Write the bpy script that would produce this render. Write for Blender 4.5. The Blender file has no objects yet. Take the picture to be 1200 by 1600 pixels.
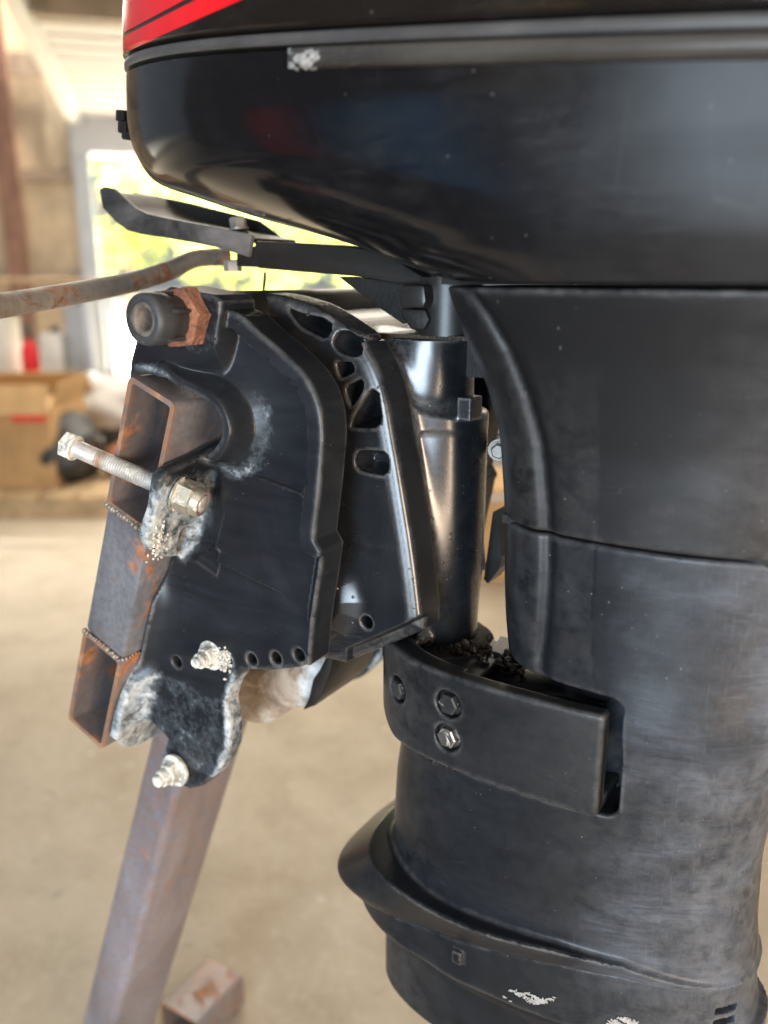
import bpy, bmesh, math, random
import numpy as np
from mathutils import Vector, Matrix

random.seed(7)
rng = np.random.default_rng(7)
SC = bpy.context.scene
COL = SC.collection
R = math.radians

# ------------------------------------------------------------------ camera, world, lamps
# world axes: X runs aft along the motor, Y to starboard, Z up; the camera looks from port, a little from aft
cam_d = bpy.data.cameras.new('camera')
cam = bpy.data.objects.new('camera', cam_d)
COL.objects.link(cam)
CAM = Vector((0.3201, -0.5782, 1.25))
YAW, PITCH = R(33), R(15.9)
cam.location = CAM
cam.rotation_euler = (math.pi / 2 - PITCH, 0, YAW)
cam_d.sensor_fit = 'VERTICAL'
cam_d.sensor_height = 32.0
cam_d.lens = 26.0
cam_d.clip_start = 0.02
cam_d.clip_end = 200
cam_d.dof.use_dof = True
cam_d.dof.focus_distance = 0.61
cam_d.dof.aperture_fstop = 2.9
SC.camera = cam
RIGHT = Vector((math.cos(YAW), math.sin(YAW), 0))
AHEAD = Vector((-math.sin(YAW), math.cos(YAW), 0))


def bay(a, b, z=0.0):
    """a point of the shed: a metres to the right, b metres ahead of where the photographer stands"""
    return CAM * 1.0 + RIGHT * a + AHEAD * b - Vector((0, 0, CAM.z)) + Vector((0, 0, z))


SHED_W = RIGHT * math.cos(R(15)) + AHEAD * math.sin(R(15))
SHED_D = RIGHT * math.sin(R(15)) - AHEAD * math.cos(R(15))


def shed(u, d, z=0.0):
    """a point of the building: u metres right of the doorway's left jamb, d metres in front of the end wall"""
    return bay(-3.0, 9.0, z) + SHED_W * u + SHED_D * d


world = bpy.data.worlds.new('World')
SC.world = world
world.use_nodes = True
bg = world.node_tree.nodes['Background']
bg.inputs['Color'].default_value = (0.80, 0.90, 1.0, 1)
bg.inputs['Strength'].default_value = 0.35

SC.view_settings.view_transform = 'Standard'
SC.view_settings.look = 'None'
SC.view_settings.exposure = 0.05
SC.view_settings.gamma = 1.0
SC.cycles.use_denoising = True
SC.cycles.max_bounces = 8
SC.cycles.sample_clamp_indirect = 6.0


def area(name, loc, target, sx, sy, power, color):
    d = bpy.data.lights.new(name, 'AREA')
    d.shape = 'RECTANGLE'
    d.size, d.size_y = sx, sy
    d.energy = power
    d.color = color
    o = bpy.data.objects.new(name, d)
    COL.objects.link(o)
    o.location = loc
    o.rotation_euler = (Vector(target) - Vector(loc)).to_track_quat('-Z', 'Y').to_euler()
    return o


area('bay_door_light', (0.95, -3.55, 1.08), (0.75, 0, 1.08), 1.5, 2.1, 180, (0.70, 0.85, 1.0))
area('side_door_light', (3.3, -2.0, .70), (0, 0, .75), 1.25, 1.3, 135, (1.0, 0.76, 0.54))
area('roof_light', shed(1.6, 4.4, 2.6), shed(1.6, 4.4, 0), 2.6, 4.4, 168, (1.0, 0.91, 0.78))
area('yard_light', shed(0.6, -1.2, 7.0), shed(1.5, -6.0, 1.2), 6.0, 4.0, 15000, (1.0, 0.97, 0.86))

# ------------------------------------------------------------------ material helpers


class NT:
    def __init__(self, name):
        self.m = bpy.data.materials.new(name)
        self.m.use_nodes = True
        self.t = self.m.node_tree
        self.b = self.t.nodes['Principled BSDF']
        self.co = self.n('ShaderNodeTexCoord').outputs['Object']

    def n(self, typ, **kw):
        nd = self.t.nodes.new(typ)
        for k, v in kw.items():
            setattr(nd, k, v)
        return nd

    def put(self, sock, v):
        if isinstance(v, bpy.types.NodeSocket):
            self.t.links.new(v, sock)
        elif isinstance(v, (tuple, list)) and sock.type == 'RGBA' and len(v) == 3:
            sock.default_value = (*v, 1)
        else:
            sock.default_value = v

    def map(self, scale=(1, 1, 1), rot=(0, 0, 0)):
        nd = self.n('ShaderNodeMapping')
        self.put(nd.inputs['Vector'], self.co)
        nd.inputs['Scale'].default_value = scale
        nd.inputs['Rotation'].default_value = rot
        return nd.outputs[0]

    def noise(self, scale, detail=4, rough=0.55, dist=0.0, vec=None):
        nd = self.n('ShaderNodeTexNoise')
        self.put(nd.inputs['Vector'], vec if vec is not None else self.co)
        nd.inputs['Scale'].default_value = scale
        nd.inputs['Detail'].default_value = detail
        nd.inputs['Roughness'].default_value = rough
        nd.inputs['Distortion'].default_value = dist
        return nd.outputs['Fac']

    def voro(self, scale, vec=None, feature='F1', rand=1.0):
        nd = self.n('ShaderNodeTexVoronoi', feature=feature)
        self.put(nd.inputs['Vector'], vec if vec is not None else self.co)
        nd.inputs['Scale'].default_value = scale
        nd.inputs['Randomness'].default_value = rand
        return nd

    def ramp(self, v, a, b, lo=0.0, hi=1.0):
        nd = self.n('ShaderNodeMapRange')
        self.put(nd.inputs['Value'], v)
        nd.inputs['From Min'].default_value = a
        nd.inputs['From Max'].default_value = b
        nd.inputs['To Min'].default_value = lo
        nd.inputs['To Max'].default_value = hi
        return nd.outputs[0]

    def math(self, op, a, b=0.0):
        nd = self.n('ShaderNodeMath', operation=op)
        self.put(nd.inputs[0], a)
        self.put(nd.inputs[1], b)
        return nd.outputs[0]

    def mix(self, f, a, b):
        nd = self.n('ShaderNodeMix', data_type='RGBA')
        self.put(nd.inputs[0], f)
        self.put(nd.inputs[6], a)
        self.put(nd.inputs[7], b)
        return nd.outputs[2]

    def attr(self, name):
        return self.n('ShaderNodeAttribute', attribute_name=name).outputs['Fac']

    def set(self, **kw):
        for k, v in kw.items():
            self.put(self.b.inputs[k.replace('_', ' ')], v)

    def bump(self, h, strength=0.3, dist=0.001):
        nd = self.n('ShaderNodeBump')
        self.put(nd.inputs['Height'], h)
        nd.inputs['Strength'].default_value = strength
        nd.inputs['Distance'].default_value = dist
        self.t.links.new(nd.outputs[0], self.b.inputs['Normal'])


def plain(name, color, rough=0.6, metal=0.0, var=0.25, scale=20, bump=0.0):
    t = NT(name)
    f = t.noise(scale)
    dark = tuple(c * (1 - var) for c in color)
    lite = tuple(min(1, c * (1 + var)) for c in color)
    t.set(Base_Color=t.mix(t.ramp(f, .3, .7), dark, lite), Metallic=metal)
    t.set(Roughness=t.ramp(t.noise(scale * 2.3), .3, .7, rough * .85, min(1, rough * 1.15)))
    if bump:
        t.bump(t.noise(scale * 6, 6), bump, 0.001)
    return t.m


def black_paint(name, base=(.012, .013, .015), dust=(.085, .09, .10), rough=(.34, .5), dust_amt=.5, streak_rot=0.2,
                specks=.5, wear=False, wear_col=(.54, .55, .53), grain=0.0, spec=.5, beads=0.0, shine=False, aft=None, swirl=False, edges=0.0):
    """worn black paint: smudged dust film (aft paints shade into it), wiping streaks, pale specks; optional crust where the 'wear' attribute is high"""
    t = NT(name)
    big = t.noise(7, 5, .6, 1.2)
    wipe = t.noise(9, 6, .62, .6, t.map((1.0, 3.0, 6.0), (0, streak_rot, 0)))
    fine = t.noise(60, 4, .6, 0, t.map((1.0, 1.0, 14.0), (0, streak_rot + .1, 0)))
    finev = t.noise(60, 4, .6, 0, t.map((16.0, 1.0, 1.0), (0, .08, 0)))
    film = t.math('MULTIPLY', t.ramp(big, .32, .72), t.ramp(wipe, .3, .7, .25, 1))
    if swirl:
        arc = t.noise(3.4, 3, .45, 3.6, t.map((1, 1, 1.8), (0, .6, 0)))
        rub = t.noise(13, 8, .72, 1.6, t.map((1.0, 1.0, 5.5), (0, .6, 0)))
        film = t.math('ADD', t.math('MULTIPLY', film, .75), t.math('MULTIPLY', t.ramp(arc, .44, .66), t.ramp(rub, .36, .68, 0, .65)))
        hair = t.noise(30, 8, .75, 1.2, t.map((1.2, 1.0, 26.0), (0, .65, 0)))
        hair2 = t.noise(30, 8, .75, .8, t.map((22.0, 1.0, 1.0), (0, .25, 0)))
        film = t.math('ADD', film, t.math('MULTIPLY', t.ramp(hair, .56, .78), t.ramp(arc, .36, .6, .15, .8)))
    film = t.math('ADD', film, t.math('MULTIPLY', t.ramp(t.math('MAXIMUM', fine, finev), .56, .8), .35))
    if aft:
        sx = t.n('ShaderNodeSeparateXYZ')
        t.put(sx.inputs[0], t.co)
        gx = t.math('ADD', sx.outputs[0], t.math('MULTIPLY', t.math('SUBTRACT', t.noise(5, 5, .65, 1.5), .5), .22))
        film = t.math('MULTIPLY', film, t.ramp(gx, aft[0], aft[1], aft[2], aft[3]))  # dust film fades forward to paint in the shaded front and brighter aft side
    film = t.math('MULTIPLY', film, dust_amt)
    col = t.mix(film, base, dust)
    # scratches
    v = t.voro(9, t.map((1, 1, 9), (0, .5, .2)), 'DISTANCE_TO_EDGE')
    scr = t.math('MULTIPLY', t.ramp(v.outputs['Distance'], .0, .006, 1, 0), t.ramp(t.noise(11), .58, .66))
    col = t.mix(t.math('MULTIPLY', scr, .35 * dust_amt), col, (.22, .22, .23))
    if edges:
        rub_ = t.math('MULTIPLY', t.attr('edge'), t.ramp(t.noise(75, 7, .7, .4), .36, .62))
        col = t.mix(t.math('MULTIPLY', rub_, edges), col, (.21, .205, .20))
    # specks of pale dust
    sp = t.voro(260)
    pick = t.ramp(t.n('ShaderNodeSeparateColor').outputs[0], 0, 1)
    sep = t.n('ShaderNodeSeparateColor')
    t.put(sep.inputs[0], sp.outputs['Color'])
    pick = t.ramp(sep.outputs[0], .90, .92)
    spot = t.math('MULTIPLY', t.math('MULTIPLY', t.ramp(sp.outputs['Distance'], .05, .15, 1, 0), pick), t.ramp(t.noise(16), .45, .6))
    col = t.mix(t.math('MULTIPLY', spot, specks), col, (.45, .44, .41))
    rg = t.ramp(t.math('ADD', film, t.math('MULTIPLY', t.noise(30, 4), .3)), .1, .8, rough[0], rough[1])
    h = t.math('ADD', t.math('ADD', t.math('MULTIPLY', t.noise(420, 2), .12 + grain), t.math('MULTIPLY', t.noise(150, 3), .22)), t.math('MULTIPLY', big, .4))
    if beads:
        bd = t.voro(190)
        sb = t.n('ShaderNodeSeparateColor')
        t.put(sb.inputs[0], bd.outputs['Color'])
        m = t.math('MULTIPLY', t.ramp(bd.outputs['Distance'], .08, .26, 1, 0), t.ramp(sb.outputs[1], .86, .9))
        m = t.math('MULTIPLY', m, t.ramp(t.noise(14, 2), .48, .56))
        h = t.math('ADD', h, t.math('MULTIPLY', m, beads))
    if wear:
        w = t.attr('wear')
        nz = t.noise(58, 10, .72, .3)
        nz2 = t.noise(240, 5, .7)
        k = t.math('ADD', t.math('ADD', w, t.math('MULTIPLY', nz, 1.1)), t.math('MULTIPLY', nz2, .45))
        crust = t.ramp(k, 1.30, 1.56)
        haze_ = t.ramp(k, 1.10, 1.5, 0, .5)
        col = t.mix(haze_, col, (.20, .24, .27))
        wc = t.mix(t.ramp(t.noise(40, 5), .42, .62), wear_col, (.38, .44, .48))
        col = t.mix(crust, col, wc)
        rg = t.mix(crust, rg, (.85, .85, .85))
        h = t.math('ADD', h, t.math('MULTIPLY', crust, .7))
        h = t.math('ADD', h, t.math('MULTIPLY', t.math('MULTIPLY', nz2, crust), .9))
    if shine:
        sh_ = t.attr('shine')
        rg = t.mix(sh_, rg, t.mix(t.noise(90, 4), (.22, .22, .22), (.34, .34, .34)))
        t.set(Coat_Weight=t.math('MULTIPLY', sh_, .7), Coat_Roughness=.22)
    t.set(Base_Color=col, Roughness=rg, Specular_IOR_Level=spec)
    t.bump(h, .35, .0006)
    return t.m


def gloss_black(name, rough=.1, base=(.006, .006, .007), dust=.25, handled=0.0):
    t = NT(name)
    big = t.noise(6, 5, .6, 1.0)
    fine = t.noise(40, 5, .65, .4, t.map((1, 1, 5), (0, .4, 0)))
    f = t.math('MULTIPLY', t.math('MULTIPLY', t.ramp(big, .4, .75), t.ramp(fine, .35, .75)), dust)
    col = t.mix(f, base, (.11, .105, .10))
    if handled:
        sx = t.n('ShaderNodeSeparateXYZ')
        t.put(sx.inputs[0], t.co)
        hz = t.ramp(t.math('ADD', sx.outputs[0], t.math('MULTIPLY', t.noise(9, 5, .6, .8), .16)), .06, .24)
        col = t.mix(t.math('MULTIPLY', hz, t.ramp(t.noise(26, 6, .65), .25, .75, .25, .6)), col, (.034, .034, .036))
        f = t.math('ADD', f, t.math('MULTIPLY', hz, handled))
    v = t.voro(6, t.map((7, 1, 1), (0, .15, .3)), 'DISTANCE_TO_EDGE')
    scr = t.math('MULTIPLY', t.ramp(v.outputs['Distance'], .0, .012, 1, 0), t.ramp(t.noise(8), .56, .66))
    col = t.mix(t.math('MULTIPLY', scr, .07), col, (.3, .29, .27))
    sp = t.voro(190)
    sep = t.n('ShaderNodeSeparateColor')
    t.put(sep.inputs[0], sp.outputs['Color'])
    spot = t.math('MULTIPLY', t.ramp(sp.outputs['Distance'], .03, .12, 1, 0), t.ramp(sep.outputs[0], .93, .95))
    col = t.mix(t.math('MULTIPLY', spot, .5), col, (.4, .39, .36))
    t.set(Base_Color=col, Roughness=t.math('ADD', t.math('MULTIPLY', f, .6), rough), Specular_IOR_Level=.5)
    t.bump(t.noise(3, 3), .05, .004)
    return t.m


def rusty_steel(name, base=(.13, .12, .125), amt=.5, rust=(.30, .115, .045), light=(.24, .235, .25), filmy=.3):
    t = NT(name)
    g = t.noise(14, 5, .6, .4, t.map((1, 1, .35), (0, -.36, 0)))
    col = t.mix(t.ramp(g, .35, .7), base, light)
    col = t.mix(t.ramp(t.noise(170, 4), .4, .7, 0, .4), col, tuple(c * .5 for c in base))
    r1 = t.noise(24, 8, .68, .5)
    m = t.ramp(t.math('ADD', r1, amt * .22), .63, .72)
    film = t.ramp(t.math('ADD', t.noise(9, 4), amt * .2), .5, .85, 0, filmy)
    rc = t.mix(t.ramp(t.noise(120, 5), .35, .65), tuple(c * .55 for c in rust), tuple(min(1, c * 1.35) for c in rust))
    col = t.mix(film, col, (.17, .11, .08))
    col = t.mix(m, col, rc)
    edge = t.attr('wear')
    col = t.mix(t.math('MULTIPLY', edge, t.ramp(t.noise(60, 5), .3, .55)), col, (.36, .20, .12))
    t.set(Base_Color=col, Roughness=t.math('ADD', t.math('MULTIPLY', m, .3), .42), Metallic=t.math('SUBTRACT', .35, t.math('MULTIPLY', m, .35)))
    t.bump(t.math('ADD', t.math('MULTIPLY', m, .8), t.math('MULTIPLY', t.noise(260, 4), .5)), .4, .0006)
    return t.m


def heavy_rust(name):
    t = NT(name)
    a = t.noise(90, 8, .7, .6)
    b = t.noise(300, 5, .7)
    col = t.mix(t.ramp(a, .34, .66), (.09, .038, .024), (.30, .125, .065))
    col = t.mix(t.ramp(b, .5, .75, 0, .6), col, (.38, .19, .12))
    t.set(Base_Color=col, Roughness=.9)
    t.bump(t.math('ADD', a, t.math('MULTIPLY', b, .6)), 1.0, .0016)
    return t.m


def zinc(name, base=(.50, .47, .42), crust=.4, metal=.65, rough=.42, crust_col=(.62, .59, .52)):
    t = NT(name)
    a = t.noise(90, 6, .65, .3)
    b = t.noise(320, 4, .6)
    col = t.mix(t.ramp(a, .35, .65), tuple(c * .62 for c in base), base)
    m = t.ramp(t.math('ADD', t.noise(120, 7, .7, .6), crust * .25), .6, .7)
    col = t.mix(m, col, crust_col)
    edge = t.attr('wear')
    col = t.mix(t.math('MULTIPLY', edge, t.ramp(a, .3, .6)), col, (.42, .19, .06))
    t.set(Base_Color=col, Roughness=t.math('ADD', t.math('MULTIPLY', m, .4), rough), Metallic=t.math('SUBTRACT', metal, t.math('MULTIPLY', m, metal)))
    t.bump(t.math('ADD', t.math('MULTIPLY', m, 1.0), t.math('MULTIPLY', b, .6)), .5, .0006)
    return t.m


M = {}
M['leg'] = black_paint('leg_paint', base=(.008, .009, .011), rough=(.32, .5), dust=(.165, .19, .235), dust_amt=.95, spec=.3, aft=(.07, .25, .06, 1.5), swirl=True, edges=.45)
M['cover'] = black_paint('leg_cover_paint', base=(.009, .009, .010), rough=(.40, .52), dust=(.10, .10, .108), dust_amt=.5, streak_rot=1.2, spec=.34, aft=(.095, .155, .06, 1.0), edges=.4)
M['bracket'] = black_paint('bracket_paint', base=(.006, .007, .009), dust=(.045, .05, .058), rough=(.32, .44), dust_amt=.42, spec=.42, edges=.75, wear=True, grain=.1, beads=.3)
M['swivel'] = black_paint('swivel_paint', base=(.007, .008, .010), dust=(.045, .05, .058), rough=(.24, .33), dust_amt=.4, wear=True, beads=2.6, streak_rot=1.4, spec=.75, shine=True, edges=.7)
M['band'] = black_paint('band_paint', base=(.008, .009, .010), rough=(.32, .42), dust=(.05, .05, .055), dust_amt=.45, specks=.2, spec=.36, edges=.55)
M['pan'] = gloss_black('pan_gloss', .12, dust=.2, handled=.6)
M['cowl'] = gloss_black('cowl_gloss', .10, base=(.010, .008, .007), dust=.2)
M['trim'] = black_paint('trim_rubber', base=(.035, .034, .034), dust=(.16, .15, .14), rough=(.32, .45), dust_amt=.6, specks=.9)
M['rail'] = black_paint('rail_plastic', base=(.028, .026, .024), dust=(.13, .115, .095), rough=(.25, .4), dust_amt=.6, specks=.4)
M['black'] = black_paint('black_steel', base=(.012, .011, .010), dust=(.05, .045, .04), rough=(.3, .5), dust_amt=.5, specks=.3)
M['arm_edge'] = black_paint('arm_paint', base=(.014, .015, .017), dust=(.32, .29, .26), rough=(.3, .45), dust_amt=.75, specks=.3)
M['cavity'] = plain('cavity_grease', (.008, .007, .006), .6, 0, .4, 60, .5)
M['gunk'] = plain('rusty_grease', (.030, .018, .009), .4, 0, .7, 90, .9)
M['red'] = plain('red_decal', (.70, .008, .012), .22, 0, .12, 30)
M['decal_gap'] = plain('decal_edge', (.012, .008, .007), .3)
M['chip'] = plain('bare_chip', (.33, .315, .29), .75, 0, .45, 190, .9)
M['fork_floor'] = black_paint('fork_floor_paint', base=(.02, .016, .012), dust=(.20, .14, .09), rough=(.4, .6), dust_amt=.6)
M['rubber'] = black_paint('cap_rubber', base=(.022, .023, .025), dust=(.14, .14, .14), rough=(.42, .6), dust_amt=.6, specks=.6)
M['bore'] = plain('bore_grime', (.12, .10, .08), .7, 0, .5, 120, .6)
M['rust_nut'] = heavy_rust('rust')
M['stand'] = rusty_steel('stand_steel', base=(.14, .145, .16), amt=.42, light=(.30, .30, .32))
M['stand_leg'] = rusty_steel('stand_leg_steel', base=(.19, .195, .23), amt=.10, light=(.36, .38, .46), filmy=.0)
M['weld'] = rusty_steel('weld_metal', base=(.20, .18, .15), amt=.6, light=(.38, .33, .28))
M['rod'] = rusty_steel('rod_steel', base=(.26, .23, .19), amt=.42, rust=(.27, .13, .06), light=(.42, .39, .36))
M['zinc'] = zinc('zinc_plate', (.55, .49, .38), .25)
M['zinc_white'] = zinc('crusted_zinc', (.55, .54, .50), .75, .4, .5, (.70, .68, .60))
M['zinc_thread'] = zinc('zinc_thread', (.72, .70, .66), .2, .45, .4)
M['nylon'] = plain('nylon_insert', (.30, .22, .42), .4, 0, .2, 60)
M['steel'] = zinc('bolt_steel', (.50, .47, .43), .0, .9, .3)
M['dull_steel'] = zinc('dull_steel', (.20, .185, .165), .0, .5, .45)
M['dark_bolt'] = zinc('painted_bolt', (.05, .05, .052), .0, .3, .36)
M['chalk'] = plain('chalk_crust', (.60, .56, .48), .85, 0, .35, 220, .9)
M['alu'] = None

t = NT('corroded_casting')
a = t.noise(38, 8, .7, .8)
c1 = t.mix(t.ramp(a, .36, .6), (.17, .12, .085), (.40, .33, .26))
c1 = t.mix(t.ramp(t.noise(26, 6, .65), .52, .66), c1, (.60, .62, .62))
t.set(Base_Color=c1, Roughness=.75)
t.bump(a, .6, .002)
M['alu'] = t.m

# ------------------------------------------------------------------ object helpers


def props(o, label=None, cat=None, group=None, kind=None):
    if label:
        o['label'] = label
    if cat:
        o['category'] = cat
    if group:
        o['group'] = group
    if kind:
        o['kind'] = kind
    return o


def thing(name, loc, label, cat, group=None):
    o = bpy.data.objects.new(name, None)
    o.empty_display_size = .05
    COL.objects.link(o)
    o.location = loc
    return props(o, label, cat, group)


def world_of(o):
    v = Vector(o.location)
    while o.parent:
        o = o.parent
        v += Vector(o.location)
    return v


def mesh_obj(name, verts, faces, mat, parent=None, smooth=True, origin=None, normals=None, attrs=None):
    """verts are in world metres; the object's origin goes to origin (default: middle of its base)"""
    v = np.asarray(verts, dtype=float)
    if origin is None:
        origin = ((v[:, 0].min() + v[:, 0].max()) / 2, (v[:, 1].min() + v[:, 1].max()) / 2, v[:, 2].min())
    if parent is not None and parent.type == 'EMPTY':
        origin = world_of(parent)
    elif parent is not None:
        origin = world_of(parent)
    og = np.array(origin)
    me = bpy.data.meshes.new(name)
    if isinstance(faces, np.ndarray):
        nf = len(faces)
        k = faces.shape[1]
        me.vertices.add(len(v))
        me.vertices.foreach_set('co', (v - og).ravel())
        me.loops.add(nf * k)
        me.loops.foreach_set('vertex_index', faces.ravel().astype(np.int32))
        me.polygons.add(nf)
        me.polygons.foreach_set('loop_start', np.arange(0, nf * k, k, dtype=np.int32))
        me.update(calc_edges=True)
    else:
        me.from_pydata([tuple(p) for p in (v - og)], [], faces)
        me.update()
    me.polygons.foreach_set('use_smooth', [bool(smooth)] * len(me.polygons))
    for k, arr in (attrs or {}).items():
        at = me.attributes.new(k, 'FLOAT', 'POINT')
        at.data.foreach_set('value', np.asarray(arr, dtype=np.float32))
    if normals is not None:
        me.normals_split_custom_set_from_vertices([tuple(n) for n in normals])
    me.materials.append(mat)
    o = bpy.data.objects.new(name, me)
    COL.objects.link(o)
    if parent is not None:
        o.parent = parent
        o.location = (0, 0, 0)
    else:
        o.location = origin
    return o


def sharp(o, ang=35):
    """smooth shading that keeps edges sharper than the angle"""
    me = o.data
    bm = bmesh.new()
    bm.from_mesh(me)
    lim = R(ang)
    for e in bm.edges:
        if len(e.link_faces) == 2:
            e.smooth = e.calc_face_angle(0) < lim
    bm.to_mesh(me)
    bm.free()
    me.polygons.foreach_set('use_smooth', [True] * len(me.polygons))
    return o


class MB:
    """collects simple solids into one mesh"""

    def __init__(self):
        self.v, self.f = [], []

    def add(self, verts, faces):
        n = len(self.v)
        self.v += [tuple(p) for p in verts]
        self.f += [[i + n for i in f] for f in faces]
        return self

    def box(self, c, size, rot=None, bev=0.0):
        c = Vector(c)
        bm = bmesh.new()
        bmesh.ops.create_cube(bm, size=1)
        for v in bm.verts:
            v.co = Vector((v.co.x * size[0], v.co.y * size[1], v.co.z * size[2]))
        if bev:
            bmesh.ops.bevel(bm, geom=bm.edges[:], offset=bev, segments=2, affect='EDGES', profile=.5)
        m = rot.to_4x4() if rot else Matrix()
        bm.verts.index_update()
        self.add([c + m @ v.co for v in bm.verts], [[v.index for v in f.verts] for f in bm.faces])
        bm.free()
        return self

    def lathe(self, base, axis, prof, n=32, closed=True):
        """prof: (radius, distance along axis)"""
        base, ax = Vector(base), Vector(axis).normalized()
        u = ax.orthogonal().normalized()
        w = ax.cross(u)
        vs, fs = [], []
        for (r, h) in prof:
            for k in range(n):
                a = 2 * math.pi * k / n
                vs.append(base + ax * h + (u * math.cos(a) + w * math.sin(a)) * r)
        for j in range(len(prof) - 1):
            for k in range(n):
                k2 = (k + 1) % n
                fs.append([j * n + k, j * n + k2, (j + 1) * n + k2, (j + 1) * n + k])
        if closed:
            fs.append([k for k in range(n)][::-1])
            fs.append([(len(prof) - 1) * n + k for k in range(n)])
        return self.add(vs, fs)

    def hexa(self, base, axis, flat, h, chamfer=.0012, spin=0.0, up=None):
        """a hexagon head with chamfered rim; flat = distance across flats"""
        base, ax = Vector(base), Vector(axis).normalized()
        u = (Vector(up) - ax * Vector(up).dot(ax)).normalized() if up else ax.orthogonal().normalized()
        w = ax.cross(u)
        rc = flat / math.sqrt(3)
        vs, fs = [], []
        rings = [(0, rc), (h - chamfer, rc), (h, rc - chamfer * 1.4)]
        for (d, r) in rings:
            for k in range(6):
                a = math.pi / 3 * k + spin
                vs.append(base + ax * d + (u * math.cos(a) + w * math.sin(a)) * r)
        for j in range(2):
            for k in range(6):
                k2 = (k + 1) % 6
                fs.append([j * 6 + k, j * 6 + k2, (j + 1) * 6 + k2, (j + 1) * 6 + k])
        fs.append([5, 4, 3, 2, 1, 0])
        fs.append([12, 13, 14, 15, 16, 17])
        return self.add(vs, fs)

    def tube(self, path, rad, n=20, caps=True):
        """sweeps a circle (radius or list of radii) along points"""
        P_ = [Vector(p) for p in path]
        rad = rad if isinstance(rad, (list, tuple)) else [rad] * len(P_)
        vs, fs = [], []
        prev = None
        for i, p in enumerate(P_):
            d = (P_[min(i + 1, len(P_) - 1)] - P_[max(i - 1, 0)]).normalized()
            u = d.orthogonal().normalized() if prev is None else (prev - d * prev.dot(d)).normalized()
            prev = u
            w = d.cross(u)
            for k in range(n):
                a = 2 * math.pi * k / n
                vs.append(p + (u * math.cos(a) + w * math.sin(a)) * rad[i])
        for j in range(len(P_) - 1):
            for k in range(n):
                k2 = (k + 1) % n
                fs.append([j * n + k, j * n + k2, (j + 1) * n + k2, (j + 1) * n + k])
        if caps:
            fs.append(list(range(n))[::-1])
            fs.append([(len(P_) - 1) * n + k for k in range(n)])
        return self.add(vs, fs)

    def prism(self, poly, y0, y1):
        """polygon of (x, z) pushed from y0 to y1"""
        n = len(poly)
        vs = [(x, y0, z) for x, z in poly] + [(x, y1, z) for x, z in poly]
        fs = [[i, (i + 1) % n, n + (i + 1) % n, n + i] for i in range(n)]
        fs += [list(range(n))[::-1], [n + i for i in range(n)]]
        return self.add(vs, fs)

    def build(self, name, mat, parent=None, smooth=True, ang=35, attrs=None, bevel=0.0, origin=None):
        o = mesh_obj(name, self.v, self.f, mat, parent, smooth, attrs=attrs, origin=origin)
        bm = bmesh.new()
        bm.from_mesh(o.data)
        bmesh.ops.recalc_face_normals(bm, faces=bm.faces)
        if bevel:
            es = [e for e in bm.edges if len(e.link_faces) == 2 and e.calc_face_angle(0) > R(30)]
            bmesh.ops.bevel(bm, geom=es, offset=bevel, segments=2, affect='EDGES', profile=.5)
        bm.to_mesh(o.data)
        bm.free()
        if smooth:
            sharp(o, ang)
        return o


def spline(pts, n):
    """n points evenly along a Catmull-Rom curve through pts"""
    P_ = np.array(pts, float)
    Q = np.vstack([2 * P_[0] - P_[1], P_, 2 * P_[-1] - P_[-2]])
    out = []
    for i in range(1, len(Q) - 2):
        for s in np.linspace(0, 1, 24, endpoint=False):
            a, b, c, d = Q[i - 1], Q[i], Q[i + 1], Q[i + 2]
            out.append(.5 * ((2 * b) + (c - a) * s + (2 * a - 5 * b + 4 * c - d) * s * s + (3 * b - a - 3 * c + d) * s ** 3))
    out.append(Q[-2])
    out = np.array(out)
    L = np.r_[0, np.cumsum(np.linalg.norm(np.diff(out, axis=0), axis=1))]
    t_ = np.linspace(0, L[-1], n)
    return np.stack([np.interp(t_, L, out[:, k]) for k in range(out.shape[1])], 1)


# ------------------------------------------------------------------ signed distance modelling (castings with fillets)


def smin(a, b, k):
    h = np.clip(.5 + .5 * (b - a) / k, 0, 1)
    return b + (a - b) * h - k * h * (1 - h)


def smax(a, b, k):
    return -smin(-a, -b, k)


def step(x, a, b):
    t_ = np.clip((x - a) / (b - a), 0, 1)
    return t_ * t_ * (3 - 2 * t_)


def poly2(x, z, poly):
    """signed distance to a polygon (negative inside)"""
    P_ = np.array(poly, float)
    d = np.full(x.shape, 1e9)
    s = np.ones(x.shape)
    n = len(P_)
    j = n - 1
    for i in range(n):
        ex, ez = P_[j] - P_[i]
        wx, wz = x - P_[i][0], z - P_[i][1]
        t_ = np.clip((wx * ex + wz * ez) / (ex * ex + ez * ez), 0, 1)
        bx, bz = wx - ex * t_, wz - ez * t_
        d = np.minimum(d, bx * bx + bz * bz)
        c1, c2, c3 = z >= P_[i][1], z < P_[j][1], ex * wz > ez * wx
        flip = (c1 & c2 & c3) | (~c1 & ~c2 & ~c3)
        s = np.where(flip, -s, s)
        j = i
    return s * np.sqrt(d)


def line2(x, z, pts):
    """distance to an open polyline"""
    P_ = np.array(pts, float)
    d = np.full(x.shape, 1e9)
    for a, b in zip(P_[:-1], P_[1:]):
        e = b - a
        wx, wz = x - a[0], z - a[1]
        t_ = np.clip((wx * e[0] + wz * e[1]) / (e @ e), 0, 1)
        d = np.minimum(d, np.hypot(wx - e[0] * t_, wz - e[1] * t_))
    return d


def cyl(P_, c, ax, r):
    c, ax = np.array(c, float), np.array(ax, float)
    ax = ax / np.linalg.norm(ax)
    w = P_ - c
    h = w @ ax
    return np.linalg.norm(w - h[:, None] * ax, axis=1) - r, h


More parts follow.
